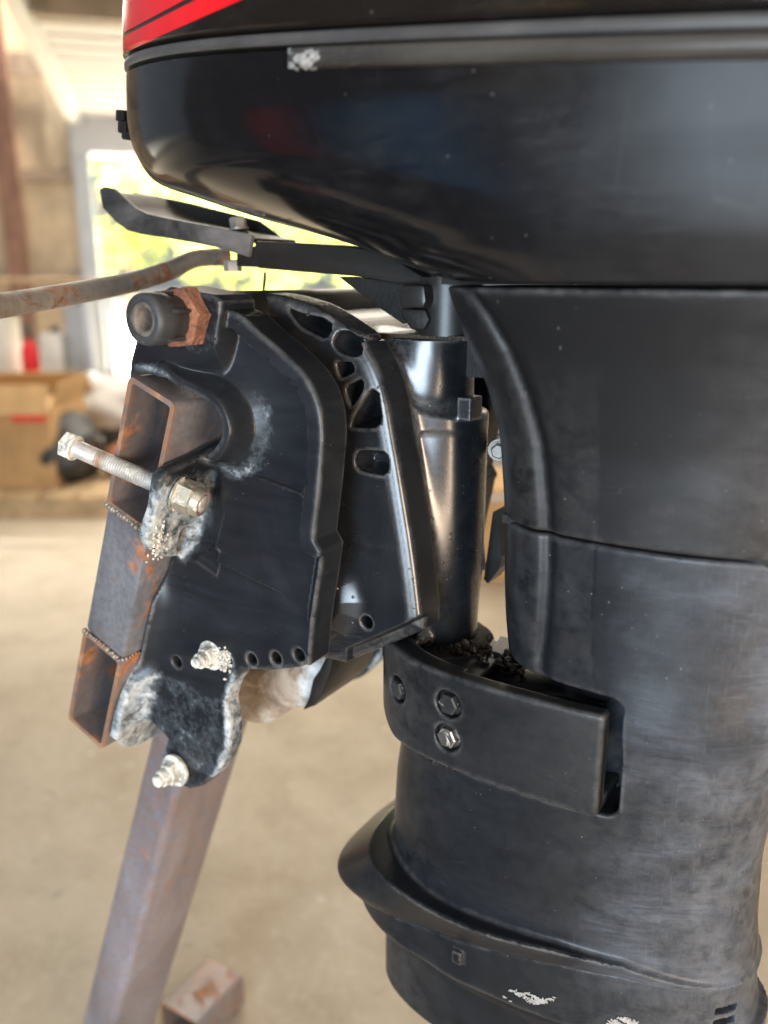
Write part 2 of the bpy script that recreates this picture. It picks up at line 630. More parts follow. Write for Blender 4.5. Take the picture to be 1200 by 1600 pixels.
def gradient(f, p, e):
    g = np.empty_like(p)
    for k in range(3):
        q = p.copy()
        q[:, k] += e
        a = f(q)
        q[:, k] -= 2 * e
        g[:, k] = (a - f(q)) / (2 * e)
    return g


def sdf_mesh(f, lo, hi, h, lip=1.6):
    """surface nets on a narrow band of cells, vertices then pulled onto the true surface"""
    lo, hi = np.array(lo, float), np.array(hi, float)
    K = 4
    nb = np.ceil((hi - lo) / (h * K)).astype(int) + 1
    n = nb * K
    ax = [lo[k] + h * K * (np.arange(nb[k]) + .5) for k in range(3)]
    B = np.stack(np.meshgrid(*ax, indexing='ij'), -1).reshape(-1, 3)
    fb = f(B).reshape(nb)
    act = np.abs(fb) < h * K * .87 * lip + h
    V = np.repeat(np.repeat(np.repeat(np.where(fb < 0, -1., 1.), K, 0), K, 1), K, 2)
    A = np.repeat(np.repeat(np.repeat(act, K, 0), K, 1), K, 2)
    I = np.argwhere(A)
    V[A] = f(lo + h * (I + .5))
    sg = V < 0
    c = [(i, j, k) for i in (0, 1) for j in (0, 1) for k in (0, 1)]
    sl = lambda o: tuple(slice(o[d], n[d] - 1 + o[d]) for d in range(3))
    cnt = sum(sg[sl(o)].astype(np.int8) for o in c)
    cells = np.argwhere((cnt > 0) & (cnt < 8))
    idx = -np.ones(tuple(n - 1), dtype=np.int64)
    idx[tuple(cells.T)] = np.arange(len(cells))
    acc = np.zeros((len(cells), 3))
    num = np.zeros(len(cells))
    for a in range(8):
        for d in range(3):
            o1 = c[a]
            if o1[d]:
                continue
            o2 = tuple(1 if q == d else o1[q] for q in range(3))
            v1 = V[tuple((cells + o1).T)]
            v2 = V[tuple((cells + o2).T)]
            m = (v1 < 0) != (v2 < 0)
            den = np.where(m, v1 - v2, 1)
            t_ = np.where(m, v1 / den, 0)
            p = np.array(o1, float)[None] + 0 * acc
            p[:, d] += t_
            acc += np.where(m[:, None], p, 0)
            num += m
    pts = lo + h * (cells + acc / num[:, None] + .5)
    quads = []
    for d in range(3):
        a, b = [(1, 2), (2, 0), (0, 1)][d]
        s1 = [slice(None)] * 3
        s2 = [slice(None)] * 3
        s1[d], s2[d] = slice(0, -1), slice(1, None)
        E = np.argwhere(sg[tuple(s1)] != sg[tuple(s2)])
        E = E[(E[:, a] > 0) & (E[:, b] > 0) & (E[:, a] < n[a] - 1) & (E[:, b] < n[b] - 1) & (E[:, d] < n[d] - 1)]
        ea, eb = np.eye(3, dtype=int)[a], np.eye(3, dtype=int)[b]
        q = np.stack([idx[tuple((E - ea - eb).T)], idx[tuple((E - eb).T)], idx[tuple(E.T)], idx[tuple((E - ea).T)]], 1)
        neg = sg[tuple(E.T)]
        q = np.where(neg[:, None], q, q[:, ::-1])
        quads.append(q[(q >= 0).all(1)])
    quads = np.vstack(quads)
    p = pts.copy()
    for _ in range(2):
        v = f(p)
        g = gradient(f, p, h * .2)
        s = v / np.maximum((g * g).sum(1), .05)
        mv = -g * s[:, None]
        L = np.linalg.norm(mv, axis=1, keepdims=True)
        p += mv * np.minimum(1, .4 * h / np.maximum(L, 1e-12))
    g = gradient(f, p, h * .35)
    nr = g / np.maximum(np.linalg.norm(g, axis=1, keepdims=True), 1e-9)
    return p, quads, nr


def cast_part(name, f, lo, hi, h, mat, parent, wear=None, lip=1.6):
    p, q, nr = sdf_mesh(f, lo, hi, h, lip)
    at = wear(p) if wear is not None else None
    if at is not None and not isinstance(at, dict):
        at = {'wear': at}
    at = at or {}
    d = .0026
    at['edge'] = np.clip((f(p - nr * d) + d) / d * 1.6 - .12, 0, 1)        # rubbed convex edges
    return mesh_obj(name, p, q, mat, parent, True, normals=nr, attrs=at)


def hit(f, p, d, far=.4):
    """marches from p along d to the surface of f"""
    p, d = np.array(p, float), np.array(d, float)
    d = d / np.linalg.norm(d)
    t_ = 0
    for _ in range(400):
        v = f((p + d * t_)[None])[0]
        if v < 1e-5:
            break
        t_ += max(v * .5, 2e-5)
    q = p + d * t_
    g = gradient(f, q[None], 4e-4)[0]
    return q, g / np.linalg.norm(g)


# ------------------------------------------------------------------ the shed: floor, yard, walls, ceiling
t = NT('concrete')
big = t.noise(.9, 6, .6, .6)
mid = t.noise(5, 6, .62, .3)
sm = t.noise(40, 6, .65)
col = t.mix(t.ramp(big, .3, .7), (.38, .31, .225), (.50, .43, .33))
col = t.mix(t.ramp(mid, .45, .75, 0, .55), col, (.30, .24, .165))
col = t.mix(t.ramp(sm, .5, .8, 0, .4), col, (.60, .56, .48))
col = t.mix(t.math('MULTIPLY', t.ramp(t.noise(11, 5, .7, 1), .62, .72), .6), col, (.20, .175, .14))
sp = t.voro(9)
col = t.mix(t.ramp(sp.outputs['Distance'], .05, .09, .5, 0), col, (.72, .69, .62))
t.set(Base_Color=col, Roughness=t.ramp(mid, .3, .7, .5, .8))
t.bump(sm, .3, .003)
M['concrete'] = t.m
M['gravel'] = plain('yard_gravel', (.74, .71, .64), .9, 0, .3, 6)
M['wall_sheet'] = plain('wall_insulation', (.62, .50, .36), .8, 0, .22, 3)
M['post'] = plain('post_steel', (.24, .125, .085), .6, 0, .3, 6)
M['girt'] = plain('girt_steel', (.36, .27, .20), .6, 0, .3, 6)
M['jamb'] = plain('jamb_steel', (.46, .50, .57), .5, 0, .1, 6)
M['ceiling'] = plain('ceiling_sheet', (.74, .72, .70), .6, 0, .08, 3)
M['header'] = plain('door_header', (.50, .52, .58), .5, 0, .08, 3)
M['edge'] = plain('ceiling_edge_trim', (.80, .80, .76), .5, 0, .05, 3)
M['beam'] = plain('beam_wood', (.26, .19, .12), .7, 0, .3, 6)
ROTC = Matrix.Rotation(YAW, 3, 'Z')


def plate(name, pts, mat, kind='structure', th=0.0):
    v = [Vector(p) for p in pts]
    nr = (v[1] - v[0]).cross(v[2] - v[0]).normalized()
    if th:
        vs = v + [p - nr * th for p in v]
        n = len(v)
        fs = [list(range(n)), [n + i for i in range(n)][::-1]] + [[i, n + i, n + (i + 1) % n, (i + 1) % n] for i in range(n)]
    else:
        vs, fs = v, [list(range(len(v)))]
    o = mesh_obj(name, vs, fs, mat, None, False)
    return props(o, kind=kind)


M['near_wall'] = plain('near_wall_sheet', (.09, .075, .06), .7, 0, .3, 4)
M['bark'] = plain('bark', (.10, .07, .045), .9, 0, .3, 20)
M['pallet'] = plain('pallet_wood', (.42, .30, .17), .75, 0, .25, 12)
M['card'] = plain('cardboard', (.44, .27, .12), .8, 0, .15, 10)
M['bag'] = plain('black_plastic', (.03, .03, .032), .4, 0, .3, 12)
M['tarp'] = plain('pale_tarp', (.45, .42, .38), .6, 0, .2, 9)
M['rag'] = plain('rag', (.30, .10, .05), .9, 0, .3, 18)
M['red_item'] = plain('red_enamel', (.75, .02, .03), .35, 0, .15, 8)
M['blue_item'] = plain('blue_enamel', (.04, .26, .62), .35, 0, .2, 8)
M['yellow_item'] = plain('yellow_plastic', (.90, .60, .03), .4, 0, .15, 8)
M['bin_white'] = plain('white_plastic', (.62, .60, .56), .45, 0, .1, 8)
M['bin_grey'] = plain('grey_plastic', (.34, .36, .39), .45, 0, .1, 8)
M['tub'] = plain('pale_blue_plastic', (.55, .62, .66), .45, 0, .08, 8)
t = NT('leaf')
lc = t.mix(t.ramp(t.noise(3, 3), .35, .65), (.30, .38, .07), (.60, .62, .20))
t.set(Base_Color=lc, Roughness=.5)
tr = t.n('ShaderNodeBsdfTranslucent')
t.put(tr.inputs[0], t.mix(.5, lc, (.70, .74, .24)))
mx = t.n('ShaderNodeMixShader')
mx.inputs[0].default_value = .45
t.t.links.new(t.b.outputs[0], mx.inputs[1])
t.t.links.new(tr.outputs[0], mx.inputs[2])
t.t.links.new(mx.outputs[0], t.t.nodes['Material Output'].inputs[0])
M['leaf'] = t.m

plate('floor', [shed(-60, 70), shed(60, 70), shed(60, -.2), shed(-60, -.2)], M['concrete'])
plate('yard', [shed(-60, -.2, -.01), shed(60, -.2, -.01), shed(60, -130, -.01), shed(-60, -130, -.01)], M['gravel'])
ROTS = Matrix.Rotation(YAW + R(15), 3, 'Z')
bk = MB()
nb_, gs = 24, 10
vs = []
for j in range(gs + 1):
    for i in range(nb_ + 1):
        e_ = j / gs
        vs.append(shed(-6 + 18 * i / nb_, -2.2 - 3.4 * e_, 0.45 * e_ * e_ * (3 - 2 * e_) + .06 * math.sin(i * 1.7 + j) * e_ * (1 - e_) * 4))
vs += [shed(-6 + 18 * i / nb_, -40, .6) for i in range(nb_ + 1)]
fs = [[j * (nb_ + 1) + i, j * (nb_ + 1) + i + 1, (j + 1) * (nb_ + 1) + i + 1, (j + 1) * (nb_ + 1) + i] for j in range(gs + 1) for i in range(nb_)]
bk.add(vs, fs)
props(bk.build('gravel_bank', M['gravel']), kind='structure')


def shed_box(mb, u0, u1, d0, d1, z0, z1, bev=0.0):
    c = shed((u0 + u1) / 2, (d0 + d1) / 2, (z0 + z1) / 2)
    return mb.box(c, (abs(u1 - u0), abs(d1 - d0), abs(z1 - z0)), ROTS, bev)


def bay_box(mb, a0, a1, b0, b1, z0, z1, bev=0.0):
    c = bay((a0 + a1) / 2, (b0 + b1) / 2, (z0 + z1) / 2)
    return mb.box(c, (abs(a1 - a0), abs(b1 - b0), abs(z1 - z0)), ROTC, bev)


DR = 5.2                                    # the doorway's width
wall = MB()
shed_box(wall, -5.5, -.02, -.04, 0, 0, 4.6)
shed_box(wall, DR, 12, -.04, 0, 0, 4.6)
shed_box(wall, -.02, DR, -.04, 0, 2.76, 4.6)
wl = props(wall.build('wall', M['wall_sheet'], smooth=False), kind='structure')
for u in (-2.9, -1.75, -.72):
    shed_box(MB(), u - .10, u + .10, .01, .16, 0, 4.6).build('post', M['post'], wl, False)
for z, hh in ((1.22, .10), (2.20, .10), (3.18, .20)):
    shed_box(MB(), -5.4, -.1, .01, .10, z - hh / 2, z + hh / 2).build('girt', M['girt'], wl, False)
for u in np.arange(-5.3, -.25, .26):
    shed_box(MB(), u, u + .04, .002, .018, .02, 4.55).build('sheet_rib', M['wall_sheet'], wl, False)
shed_box(MB(), -.11, .05, -.1, .2, 0, 2.5).build('door_jamb', M['jamb'], wl, False)
shed_box(MB(), -.11, DR + .1, -.1, .22, 2.40, 2.76).build('door_header', M['header'], wl, False)

# white ceiling sheets over the bay, with a pale trim along the open left edge and a wooden beam across
ce = MB()
shed_box(ce, 0, 9.0, .2, 3.70, 2.74, 2.78)
shed_box(ce, 0, 9.0, 3.9, 12.0, 2.84, 2.88)
ceil = props(ce.build('ceiling', M['ceiling'], smooth=False), kind='structure')
for d in np.arange(.4, 3.6, .30):
    shed_box(MB(), .02, 9.0, d, d + .05, 2.722, 2.738).build('ceiling_rib', M['ceiling'], ceil, False)
shed_box(MB(), -.10, -.002, .25, 9.0, 2.66, 2.80).build('edge_trim', M['edge'], ceil, False)
shed_box(MB(), 0.02, 9.0, 3.705, 3.88, 2.66, 2.86).build('beam', M['beam'], ceil, False)

# the shed's near wall behind the photographer, with the bay door standing open
nw = MB()
for x0, x1, z0, z1 in ((-9, .15, 0, 3.2), (1.75, 4.6, 0, 3.2), (.15, 1.75, 2.2, 3.2)):
    nw.box(((x0 + x1) / 2, -3.75, (z0 + z1) / 2), (x1 - x0, .08, z1 - z0))
props(nw.build('wall', M['near_wall'], smooth=False), kind='structure')

# ------------------------------------------------------------------ trees beyond the doorway


def tree(u, d, base, height, spread, n, label, seed):
    r = np.random.default_rng(seed)
    p0 = shed(u, d, base)
    root = thing('tree', p0, label, 'tree', 'trees beyond the doorway')
    mb = MB()
    top = p0 + Vector((0, 0, height * .8))
    mb.tube(spline([p0 - Vector((0, 0, .1)), p0 + Vector((.08, .05, height * .3)), p0 + Vector((-.05, .08, height * .6)), top], 12), list(np.linspace(.09, .025, 12)), 8)
    for k in range(6):
        a = r.uniform(0, 6.28)
        q0 = p0 + Vector((0, 0, height * r.uniform(.25, .6)))
        mb.tube([q0, q0 + Vector((math.cos(a), math.sin(a), .6)) * spread * .4, q0 + Vector((math.cos(a), math.sin(a), 1.0)) * spread * .7], [.04, .025, .01], 6)
    mb.build('trunk', M['bark'], root)
    vs, fs = [], []
    cl = [(r.normal(0, 1, 3) * np.array([spread * .45, spread * .45, height * .22]) + np.array([0, 0, height * .62]), r.uniform(.25, .5) * spread) for _ in range(16)]
    for k in range(n):
        c, rad = cl[k % 16]
        v = r.normal(0, 1, 3)
        v /= np.linalg.norm(v)
        c = Vector(c + v * rad * r.uniform(.3, 1) ** .5) + p0
        nrm = Vector(r.normal(0, 1, 3)).normalized()
        t1 = nrm.orthogonal().normalized() * r.uniform(.05, .09)
        t2 = nrm.cross(t1) * .55
        i = len(vs)
        vs += [c - t1, c + t2, c + t1, c - t2]
        fs.append([i, i + 1, i + 2, i + 3])
    mesh_obj('crown', vs, fs, M['leaf'], root, False)


tree(.1, -7.6, .4, 3.3, 1.3, 3000, 'leafy yellow-green tree just inside the left jamb of the doorway', 3)
tree(1.9, -6.8, .4, 3.1, 1.5, 3400, 'leafy yellow-green tree behind the steering fork', 5)
tree(4.2, -7.4, .4, 3.3, 1.6, 3400, 'leafy yellow-green tree behind the steering arm', 8)

# ------------------------------------------------------------------ clutter on the shed floor
pal = thing('pallet', bay(-1.95, 4.4, 0), 'low wooden pallet under the cardboard box and black bag', 'pallet')
for k in range(3):
    b0 = 4.26 + .36 * k
    bay_box(MB(), -2.75, -1.46, b0, b0 + .10, .0, .085).build('stringer', M['pallet'], pal, False)
for k in range(7):
    a0 = -2.75 + .187 * k
    bay_box(MB(), a0, a0 + .165, 4.25, 5.10, .087, .125).build('board', M['pallet'], pal, False)
bx = thing('cardboard_box', bay(-2.2, 4.6, .126), 'open brown cardboard box standing on the pallet', 'box')
bay_box(MB(), -2.62, -1.78, 4.4, 4.95, .127, .56).build('carton', M['card'], bx, False)
for a0, a1, b0, b1, rx in ((-2.62, -1.76, 4.30, 4.40, -.5), (-2.62, -1.76, 4.95, 5.08, .5)):
    MB().box(bay((a0 + a1) / 2, (b0 + b1) / 2, .62), (a1 - a0, .006, .17), ROTC @ Matrix.Rotation(rx, 3, 'X')).build('flap', M['card'], bx, False)
MB().box(bay(-1.77, 4.68, .60), (.006, .5, .20), ROTC @ Matrix.Rotation(.35, 3, 'Y')).build('flap', M['card'], bx, False)
bay_box(MB(), -1.98, -1.80, 4.392, 4.398, .50, .55).build('red_tape', M['red_item'], bx, False)


def lump(name, c, size, mat, label, cat, seed, amp=.18):
    r = np.random.default_rng(seed)
    bm = bmesh.new()
    bmesh.ops.create_icosphere(bm, subdivisions=4, radius=1)
    k = r.normal(0, 2.2, (9, 3))
    ph = r.uniform(0, 6.28, 9)
    for v in bm.verts:
        d = sum(math.sin(Vector(k[i]).dot(v.co) * 1.6 + ph[i]) for i in range(9)) / 9
        v.co *= 1 + amp * 2 * d
        v.co.z = max(v.co.z, -.86)
        v.co = Vector((v.co.x * size[0], v.co.y * size[1], v.co.z * size[2]))
    bm.verts.index_update()
    vs = [Vector(c) + ROTC @ v.co for v in bm.verts]
    fs = [[v.index for v in f.verts] for f in bm.faces]
    bm.free()
    return props(mesh_obj(name, vs, fs, mat), label, cat)


lump('plastic_bag', bay(-1.80, 4.62, .30), (.22, .22, .20), M['bag'], 'black plastic bag slumped on the pallet beside the cardboard box', 'bag', 2)
lump('rolled_tarp', bay(-1.72, 5.15, .48), (.25, .18, .16), M['tarp'], 'pale grey folded tarp heaped behind the black bag', 'tarp', 4)
lump('rag_bundle', bay(-1.50, 4.72, .22), (.10, .12, .10), M['rag'], 'rust red rag bundle on the pallet beside the black bag', 'rag', 6)
lump('rubber_mat_roll', bay(-1.95, 5.6, .30), (.30, .2, .34), M['bag'], 'dark heap of rubber matting behind the pallet', 'mat', 9)
ex = thing('fire_extinguisher', bay(-2.60, 6.2, .45), 'red fire extinguisher on the low shelf by the end wall', 'fire extinguisher')
MB().lathe(bay(-2.60, 6.2, .455), (0, 0, 1), [(.06, 0), (.065, .01), (.065, .26), (.05, .31), (.025, .34)], 24).build('cylinder', M['red_item'], ex)
MB().lathe(bay(-2.60, 6.2, .80), (0, 0, 1), [(.022, 0), (.022, .07), (.03, .075), (.03, .1)], 16).build('valve', M['bag'], ex)
sh = thing('shelf_rack', bay(-2.75, 6.3, 0), 'low pale steel shelf rack below the end wall', 'shelf')
for a in (-3.4, -2.1):
    for b in (6.05, 6.5):
        bay_box(MB(), a - .02, a + .02, b - .02, b + .02, 0, 1.25).build('upright', M['jamb'], sh, False)
for z in (.42, 1.2):
    bay_box(MB(), -3.43, -2.07, 6.03, 6.52, z, z + .025).build('shelf_board', M['pallet'], sh, False)
for k, (a, w, h, m, lb) in enumerate(((-2.86, .26, .52, 'bin_white', 'tall white plastic bin left of the fire extinguisher'), (-2.42, .17, .40, 'bin_white', 'white canister right of the fire extinguisher'), (-2.22, .16, .60, 'bin_grey', 'grey canister at the right end of the low shelf'))):
    jr = thing('canister', bay(a, 6.25, .447), lb, 'canister')
    bay_box(MB(), a - w / 2, a + w / 2, 6.12, 6.4, .447, .447 + h, .02).build('body', M[m], jr)
    MB().lathe(bay(a, 6.26, .447 + h - .005), (0, 0, 1), [(.035, 0), (.035, .04), (.03, .045)], 16).build('cap', M['bag'], jr)
cb = thing('carton', bay(.49, 3.3, 0), 'tan cardboard carton on the floor behind the gap beside the swivel tube', 'carton')
bay_box(MB(), .30, .80, 3.3, 3.75, .002, .40).build('carton_body', M['card'], cb, False)
bay_box(MB(), .30, .80, 3.292, 3.298, .36, .385).build('tape', M['tarp'], cb, False)
tb_ = thing('plastic_tub', bay(.45, 4.3, 0), 'pale blue plastic tub behind the tan carton', 'tub')
bay_box(MB(), .15, .85, 4.3, 4.8, .002, .60, .03).build('tub_body', M['tub'], tb_)
bay_box(MB(), .13, .87, 4.28, 4.82, .601, .64, .01).build('lid', M['tub'], tb_)
plate('added_dark_mat', [(-3.4, -3.2, .006), (-.12, -3.2, .006), (-.12, -.55, .006), (-3.4, -.55, .006)], M['bag'], None, .005)  # added out of view to darken the floor mirrored in the black paint
props(bpy.data.objects['added_dark_mat'], 'unseen black mat added on the floor to darken reflections in the motor', 'mat')
# coloured things along the near wall that the gloss of the cowl mirrors
ca = thing('tool_cabinet', (-3.1, -3.4, 0), 'red steel tool cabinet against the near wall', 'tool cabinet')
MB().box((-3.1, -3.4, .85), (.9, .5, 1.6), None, .01).build('body', M['red_item'], ca)
for k in range(5):
    MB().box((-3.1, -3.145, .25 + .3 * k), (.82, .012, .25), None, .004).build('drawer', M['red_item'], ca)
br = thing('drum', (-1.9, -3.3, 0), 'blue steel drum against the near wall', 'drum')
MB().lathe((-1.9, -3.3, .01), (0, 0, 1), [(.42, 0), (.43, .02), (.42, .04), (.42, .75), (.435, .78), (.42, .81), (.42, 1.55), (.43, 1.57), (.42, 1.6)], 40).build('shell', M['blue_item'], br)
ys = thing('storage_crate', (-1.05, -3.4, 1.2), 'yellow crate on the wall bracket near the bay door', 'crate')
MB().box((-1.05, -3.5, 1.75), (.5, .3, .22), None, .01).build('body', M['yellow_item'], ys)

# ------------------------------------------------------------------ the outboard motor
motor = thing('outboard_motor', (0.10, 0, .62), 'worn black outboard motor with red stripes clamped to a rusty steel stand', 'outboard motor')

# ---- sections of the cowling: rings (nose x, bulge length, half width, nose height, slope)


def ring(xf, xm, xa, hw, z0, s=0., p=2.3, q=2.3, n=200, pa=2.2):
    t_ = np.linspace(0, np.pi, n)
    c = np.abs(np.cos(t_))
    x = np.where(t_ < np.pi / 2, xm - (xm - xf) * c ** (2 / p), xm + (xa - xm) * c ** (2 / pa))
    y = -hw * np.sin(t_) ** (2 / q)
    x = np.r_[x, x[::-1][1:-1]]
    y = np.r_[y, -y[::-1][1:-1]]
    return np.stack([x, y, z0 + s * (x - xf)], 1)


def rings_between(tab, m):
    T_ = np.array(tab, float)
    return spline(T_, m)


def loft(name, rings, mat, parent, cap=True):
    n = len(rings[0])
    vs = np.vstack(rings)
    fs = []
    for j in range(len(rings) - 1):
        a = np.arange(n)
        b = (a + 1) % n
        fs.append(np.stack([j * n + a, j * n + b, (j + 1) * n + b, (j + 1) * n + a], 1))
    fs = np.vstack(fs)
    faces = [list(map(int, f)) for f in fs]
    if cap:
        faces.append([int(i) for i in range(n)][::-1])
        faces.append([int((len(rings) - 1) * n + i) for i in range(n)])
    o = mesh_obj(name, vs, faces, mat, parent)
    bm = bmesh.new()
    bm.from_mesh(o.data)
    bmesh.ops.recalc_face_normals(bm, faces=bm.faces)
    if bm.calc_volume(signed=True) < 0:
        bmesh.ops.reverse_faces(bm, faces=bm.faces)
    bm.to_mesh(o.data)
    bm.free()
    sharp(o, 40)
    return o


#              xf     xmo   hw    z      s
PAN = [(.028, .150, .137, 1.2465, 0), (-.024, .200, .147, 1.2617, 0), (-.0574, .23, .152, 1.2723, 0), (-.1404, .27, .157, 1.2919, 0),
       (-.202, .27, .160, 1.3088, -.004), (-.2409, .27, .162, 1.3209, -.01), (-.2572, .27, .164, 1.3406, -.03), (-.2628, .27, .165, 1.3601, -.055),
       (-.262, .27, .1655, 1.380, -.08), (-.2597, .27, .166, 1.3972, -.098)]
pr = rings_between(PAN, 56)
pan_rings = [ring(r[0], r[0] + r[1], .62, r[2], r[3], r[4], 2.4, 2.4) for r in pr]
edge_in = [ring(-.254, .006, .62, .161, 1.3985, -.098, 2.4, 2.4)]
pan = loft('lower_cowl', pan_rings + edge_in, M['pan'], motor)
trim_rings = [ring(-.2565 - d, .001, .62, .166 + d, 1.399 + z, -.098 + s, 2.4, 2.4) for d, z, s in
              ((-.006, .0005, 0), (.0005, .0005, 0), (.0015, .0018, 0), (.0015, .0055, 0), (.0005, .0068, 0), (-.006, .0072, 0))]
loft('cowl_gasket', trim_rings, M['trim'], motor)
COWL = [(-.252, .262, .164, 1.4068, -.098), (-.257, .262, .1685, 1.4085, -.098), (-.2575, .265, .170, 1.414, -.096), (-.254, .27, .170, 1.443, -.07),
        (-.245, .27, .166, 1.48, -.05), (-.22, .27, .155, 1.52, -.03), (-.15, .25, .12, 1.55, 0.)]
cr = rings_between(COWL, 50)
cowl_rings = [ring(r[0], r[0] + r[1], .62, r[2], r[3], r[4], 2.4, 2.4) for r in cr]
cowl = loft('engine_cowl', cowl_rings, M['cowl'], motor)

# carrying rail under the gasket, from a chipped front end to the back
rl = []
full = ring(-.2575, .001, .62, .166, 1.3985, -.098, 2.4, 2.4, 400)
port = full[:400]
i0 = int(np.argmin(np.abs(port[:, 0] - (-0.0128,-0.1660,1.3685)[0]) + 10 * (port[:, 1] > -.05)))
seg = port[i0:330]
tang = np.gradient(seg, axis=0)
nrm_ = np.stack([-tang[:, 1], tang[:, 0], 0 * tang[:, 0]], 1)
nrm_ /= np.linalg.norm(nrm_, axis=1)[:, None]
if (nrm_ * np.array([0, -1, 0])).sum() < 0:
    nrm_ = -nrm_
prof = [(-.010, -.0005), (.001, -.0005), (.0045, -.0015), (.0065, -.004), (.007, -.008), (.006, -.0125), (.003, -.0145), (-.010, -.0148)]
vs, fs = [], []
for k in range(len(seg)):
    g = min(1, (k + 1) / 5)
    sl = 0.00 * (seg[k, 0] - seg[0, 0])
    for (o_, dz) in prof:
        vs.append(seg[k] + nrm_[k] * o_ * (g if o_ > 0 else 1) + np.array([0, 0, dz * (.80 - .06 * min(1, (seg[k, 0] - seg[0, 0]) / .3)) + sl]))
m_ = len(prof)
for k in range(len(seg) - 1):
    for j in range(m_):
        fs.append([k * m_ + j, k * m_ + (j + 1) % m_, (k + 1) * m_ + (j + 1) % m_, (k + 1) * m_ + j])
fs += [list(range(m_)), [(len(seg) - 1) * m_ + j for j in range(m_)][::-1]]
mb = MB()
mb.add(vs, fs)
rail = mb.build('cowl_rail', M['rail'], motor, ang=50)


def drape(poly, cells, toward, target, lift, name, mat, parent):
    """a thin printed film: cells x cells points of the four-sided poly, laid on the target's skin along rays from 'toward'"""
    from mathutils.bvhtree import BVHTree
    off = world_of(target)
    bvh = BVHTree.FromPolygons([v.co + off for v in target.data.vertices], [list(p.vertices) for p in target.data.polygons])
    a, b, c, d = [np.array(p, float) for p in poly]
    vs, ok = [], True
    nu, nv = cells
    for j in range(nv + 1):
        for i in range(nu + 1):
            u, w = i / nu, j / nv
            p = (a * (1 - u) + b * u) * (1 - w) + (d * (1 - u) + c * u) * w
            dr = Vector(p) - Vector(toward)
            h_, n_, _, _ = bvh.ray_cast(Vector(toward), dr.normalized())
            if h_ is None:
                h_, n_, _, _ = bvh.find_nearest(Vector(p))
            if n_.dot(dr) > 0:
                n_ = -n_
            vs.append(h_ + n_ * lift)
    fs = [[j * (nu + 1) + i, j * (nu + 1) + i + 1, (j + 1) * (nu + 1) + i + 1, (j + 1) * (nu + 1) + i] for j in range(nv) for i in range(nu)]
    mb_ = MB()
    mb_.add(vs, fs)
    o = mesh_obj(name, mb_.v, mb_.f, mat, parent)
    return o


EYE = (0.3201, -0.5782, 1.25)
drape([(-0.1390,-0.1700,1.4325),(-0.0626,-0.1700,1.4502),(-0.0655,-0.1700,1.4126),(-0.1433,-0.1700,1.3985)], (24, 5), EYE, cowl, .0004, 'red_stripe', M['red'], cowl)
drape([(-0.1430,-0.1700,1.3966),(-0.0658,-0.1700,1.4094),(-0.0315,-0.1700,1.4033),(-0.1441,-0.1700,1.3876)], (24, 5), EYE, cowl, .0004, 'red_stripe', M['red'], cowl)


def flake(poly, cells, target, lift, name, mat, parent, seed, keep=.5, th=.0005):
    """a ragged patch of bare or flaking paint: cells of a draped grid kept by a smooth random field, fewer towards the rim"""
    from mathutils.bvhtree import BVHTree
    r = np.random.default_rng(seed)
    off = world_of(target)
    bvh = BVHTree.FromPolygons([v.co + off for v in target.data.vertices], [list(p.vertices) for p in target.data.polygons])
    a, b, c, d = [np.array(p, float) for p in poly]
    nu, nv = cells
    ph = r.uniform(0, 6.28, (10, 3))
    vs, fs, ix = [], [], {}

    def vert(i, j):
        if (i, j) not in ix:
            u, w = (i + r.uniform(-.3, .3)) / nu, (j + r.uniform(-.3, .3)) / nv
            p = (a * (1 - u) + b * u) * (1 - w) + (d * (1 - u) + c * u) * w
            dr = Vector(p) - Vector(EYE)
            h_, n_, _, _ = bvh.ray_cast(Vector(EYE), dr.normalized())
            if h_ is None:
                h_, n_, _, _ = bvh.find_nearest(Vector(p))
            if n_.dot(dr) > 0:
                n_ = -n_
            ix[(i, j)] = len(vs)
            vs.append(h_ + n_ * (lift + r.uniform(0, th)))
        return ix[(i, j)]
    for j in range(nv):
        for i in range(nu):
            u, w = (i + .5) / nu * 2 - 1, (j + .5) / nv * 2 - 1
            f_ = sum(math.sin(u * (1 + k * .9) * 1.9 + ph[k, 0]) * math.sin(w * (1 + k * .7) * 1.7 + ph[k, 1]) / (1 + k * .4) for k in range(10)) / 3
            if f_ + keep - .75 * max(abs(u), abs(w)) ** 2.2 + r.uniform(-.12, .12) > 0:
                fs.append([vert(i, j), vert(i + 1, j), vert(i + 1, j + 1), vert(i, j + 1)])
    return mesh_obj(name, vs, fs, mat, parent)


EYE = (0.3201, -0.5782, 1.25)
flake([(-0.0122,-0.1700,1.3729),(0.0131,-0.1700,1.3690),(0.0128,-0.1700,1.3583),(-0.0126,-0.1700,1.3619)], (34, 22), rail, .0003, 'chipped_end', M['chip'], rail, 9, .42)
# latch ribs on the nose of the lower cowl
for k, (p, s_) in enumerate(zip([(-0.2769,-0.0553,1.3762),(-0.2741,-0.0566,1.3669),(-0.2704,-0.0565,1.3601)], (.009, .009, .006))):
    MB().box(Vector(p) + Vector((.0075, 0, 0)), (.010, .03, s_), Matrix.Rotation(.15, 3, 'Y'), .0015).build('latch_rib', M['black'], pan)

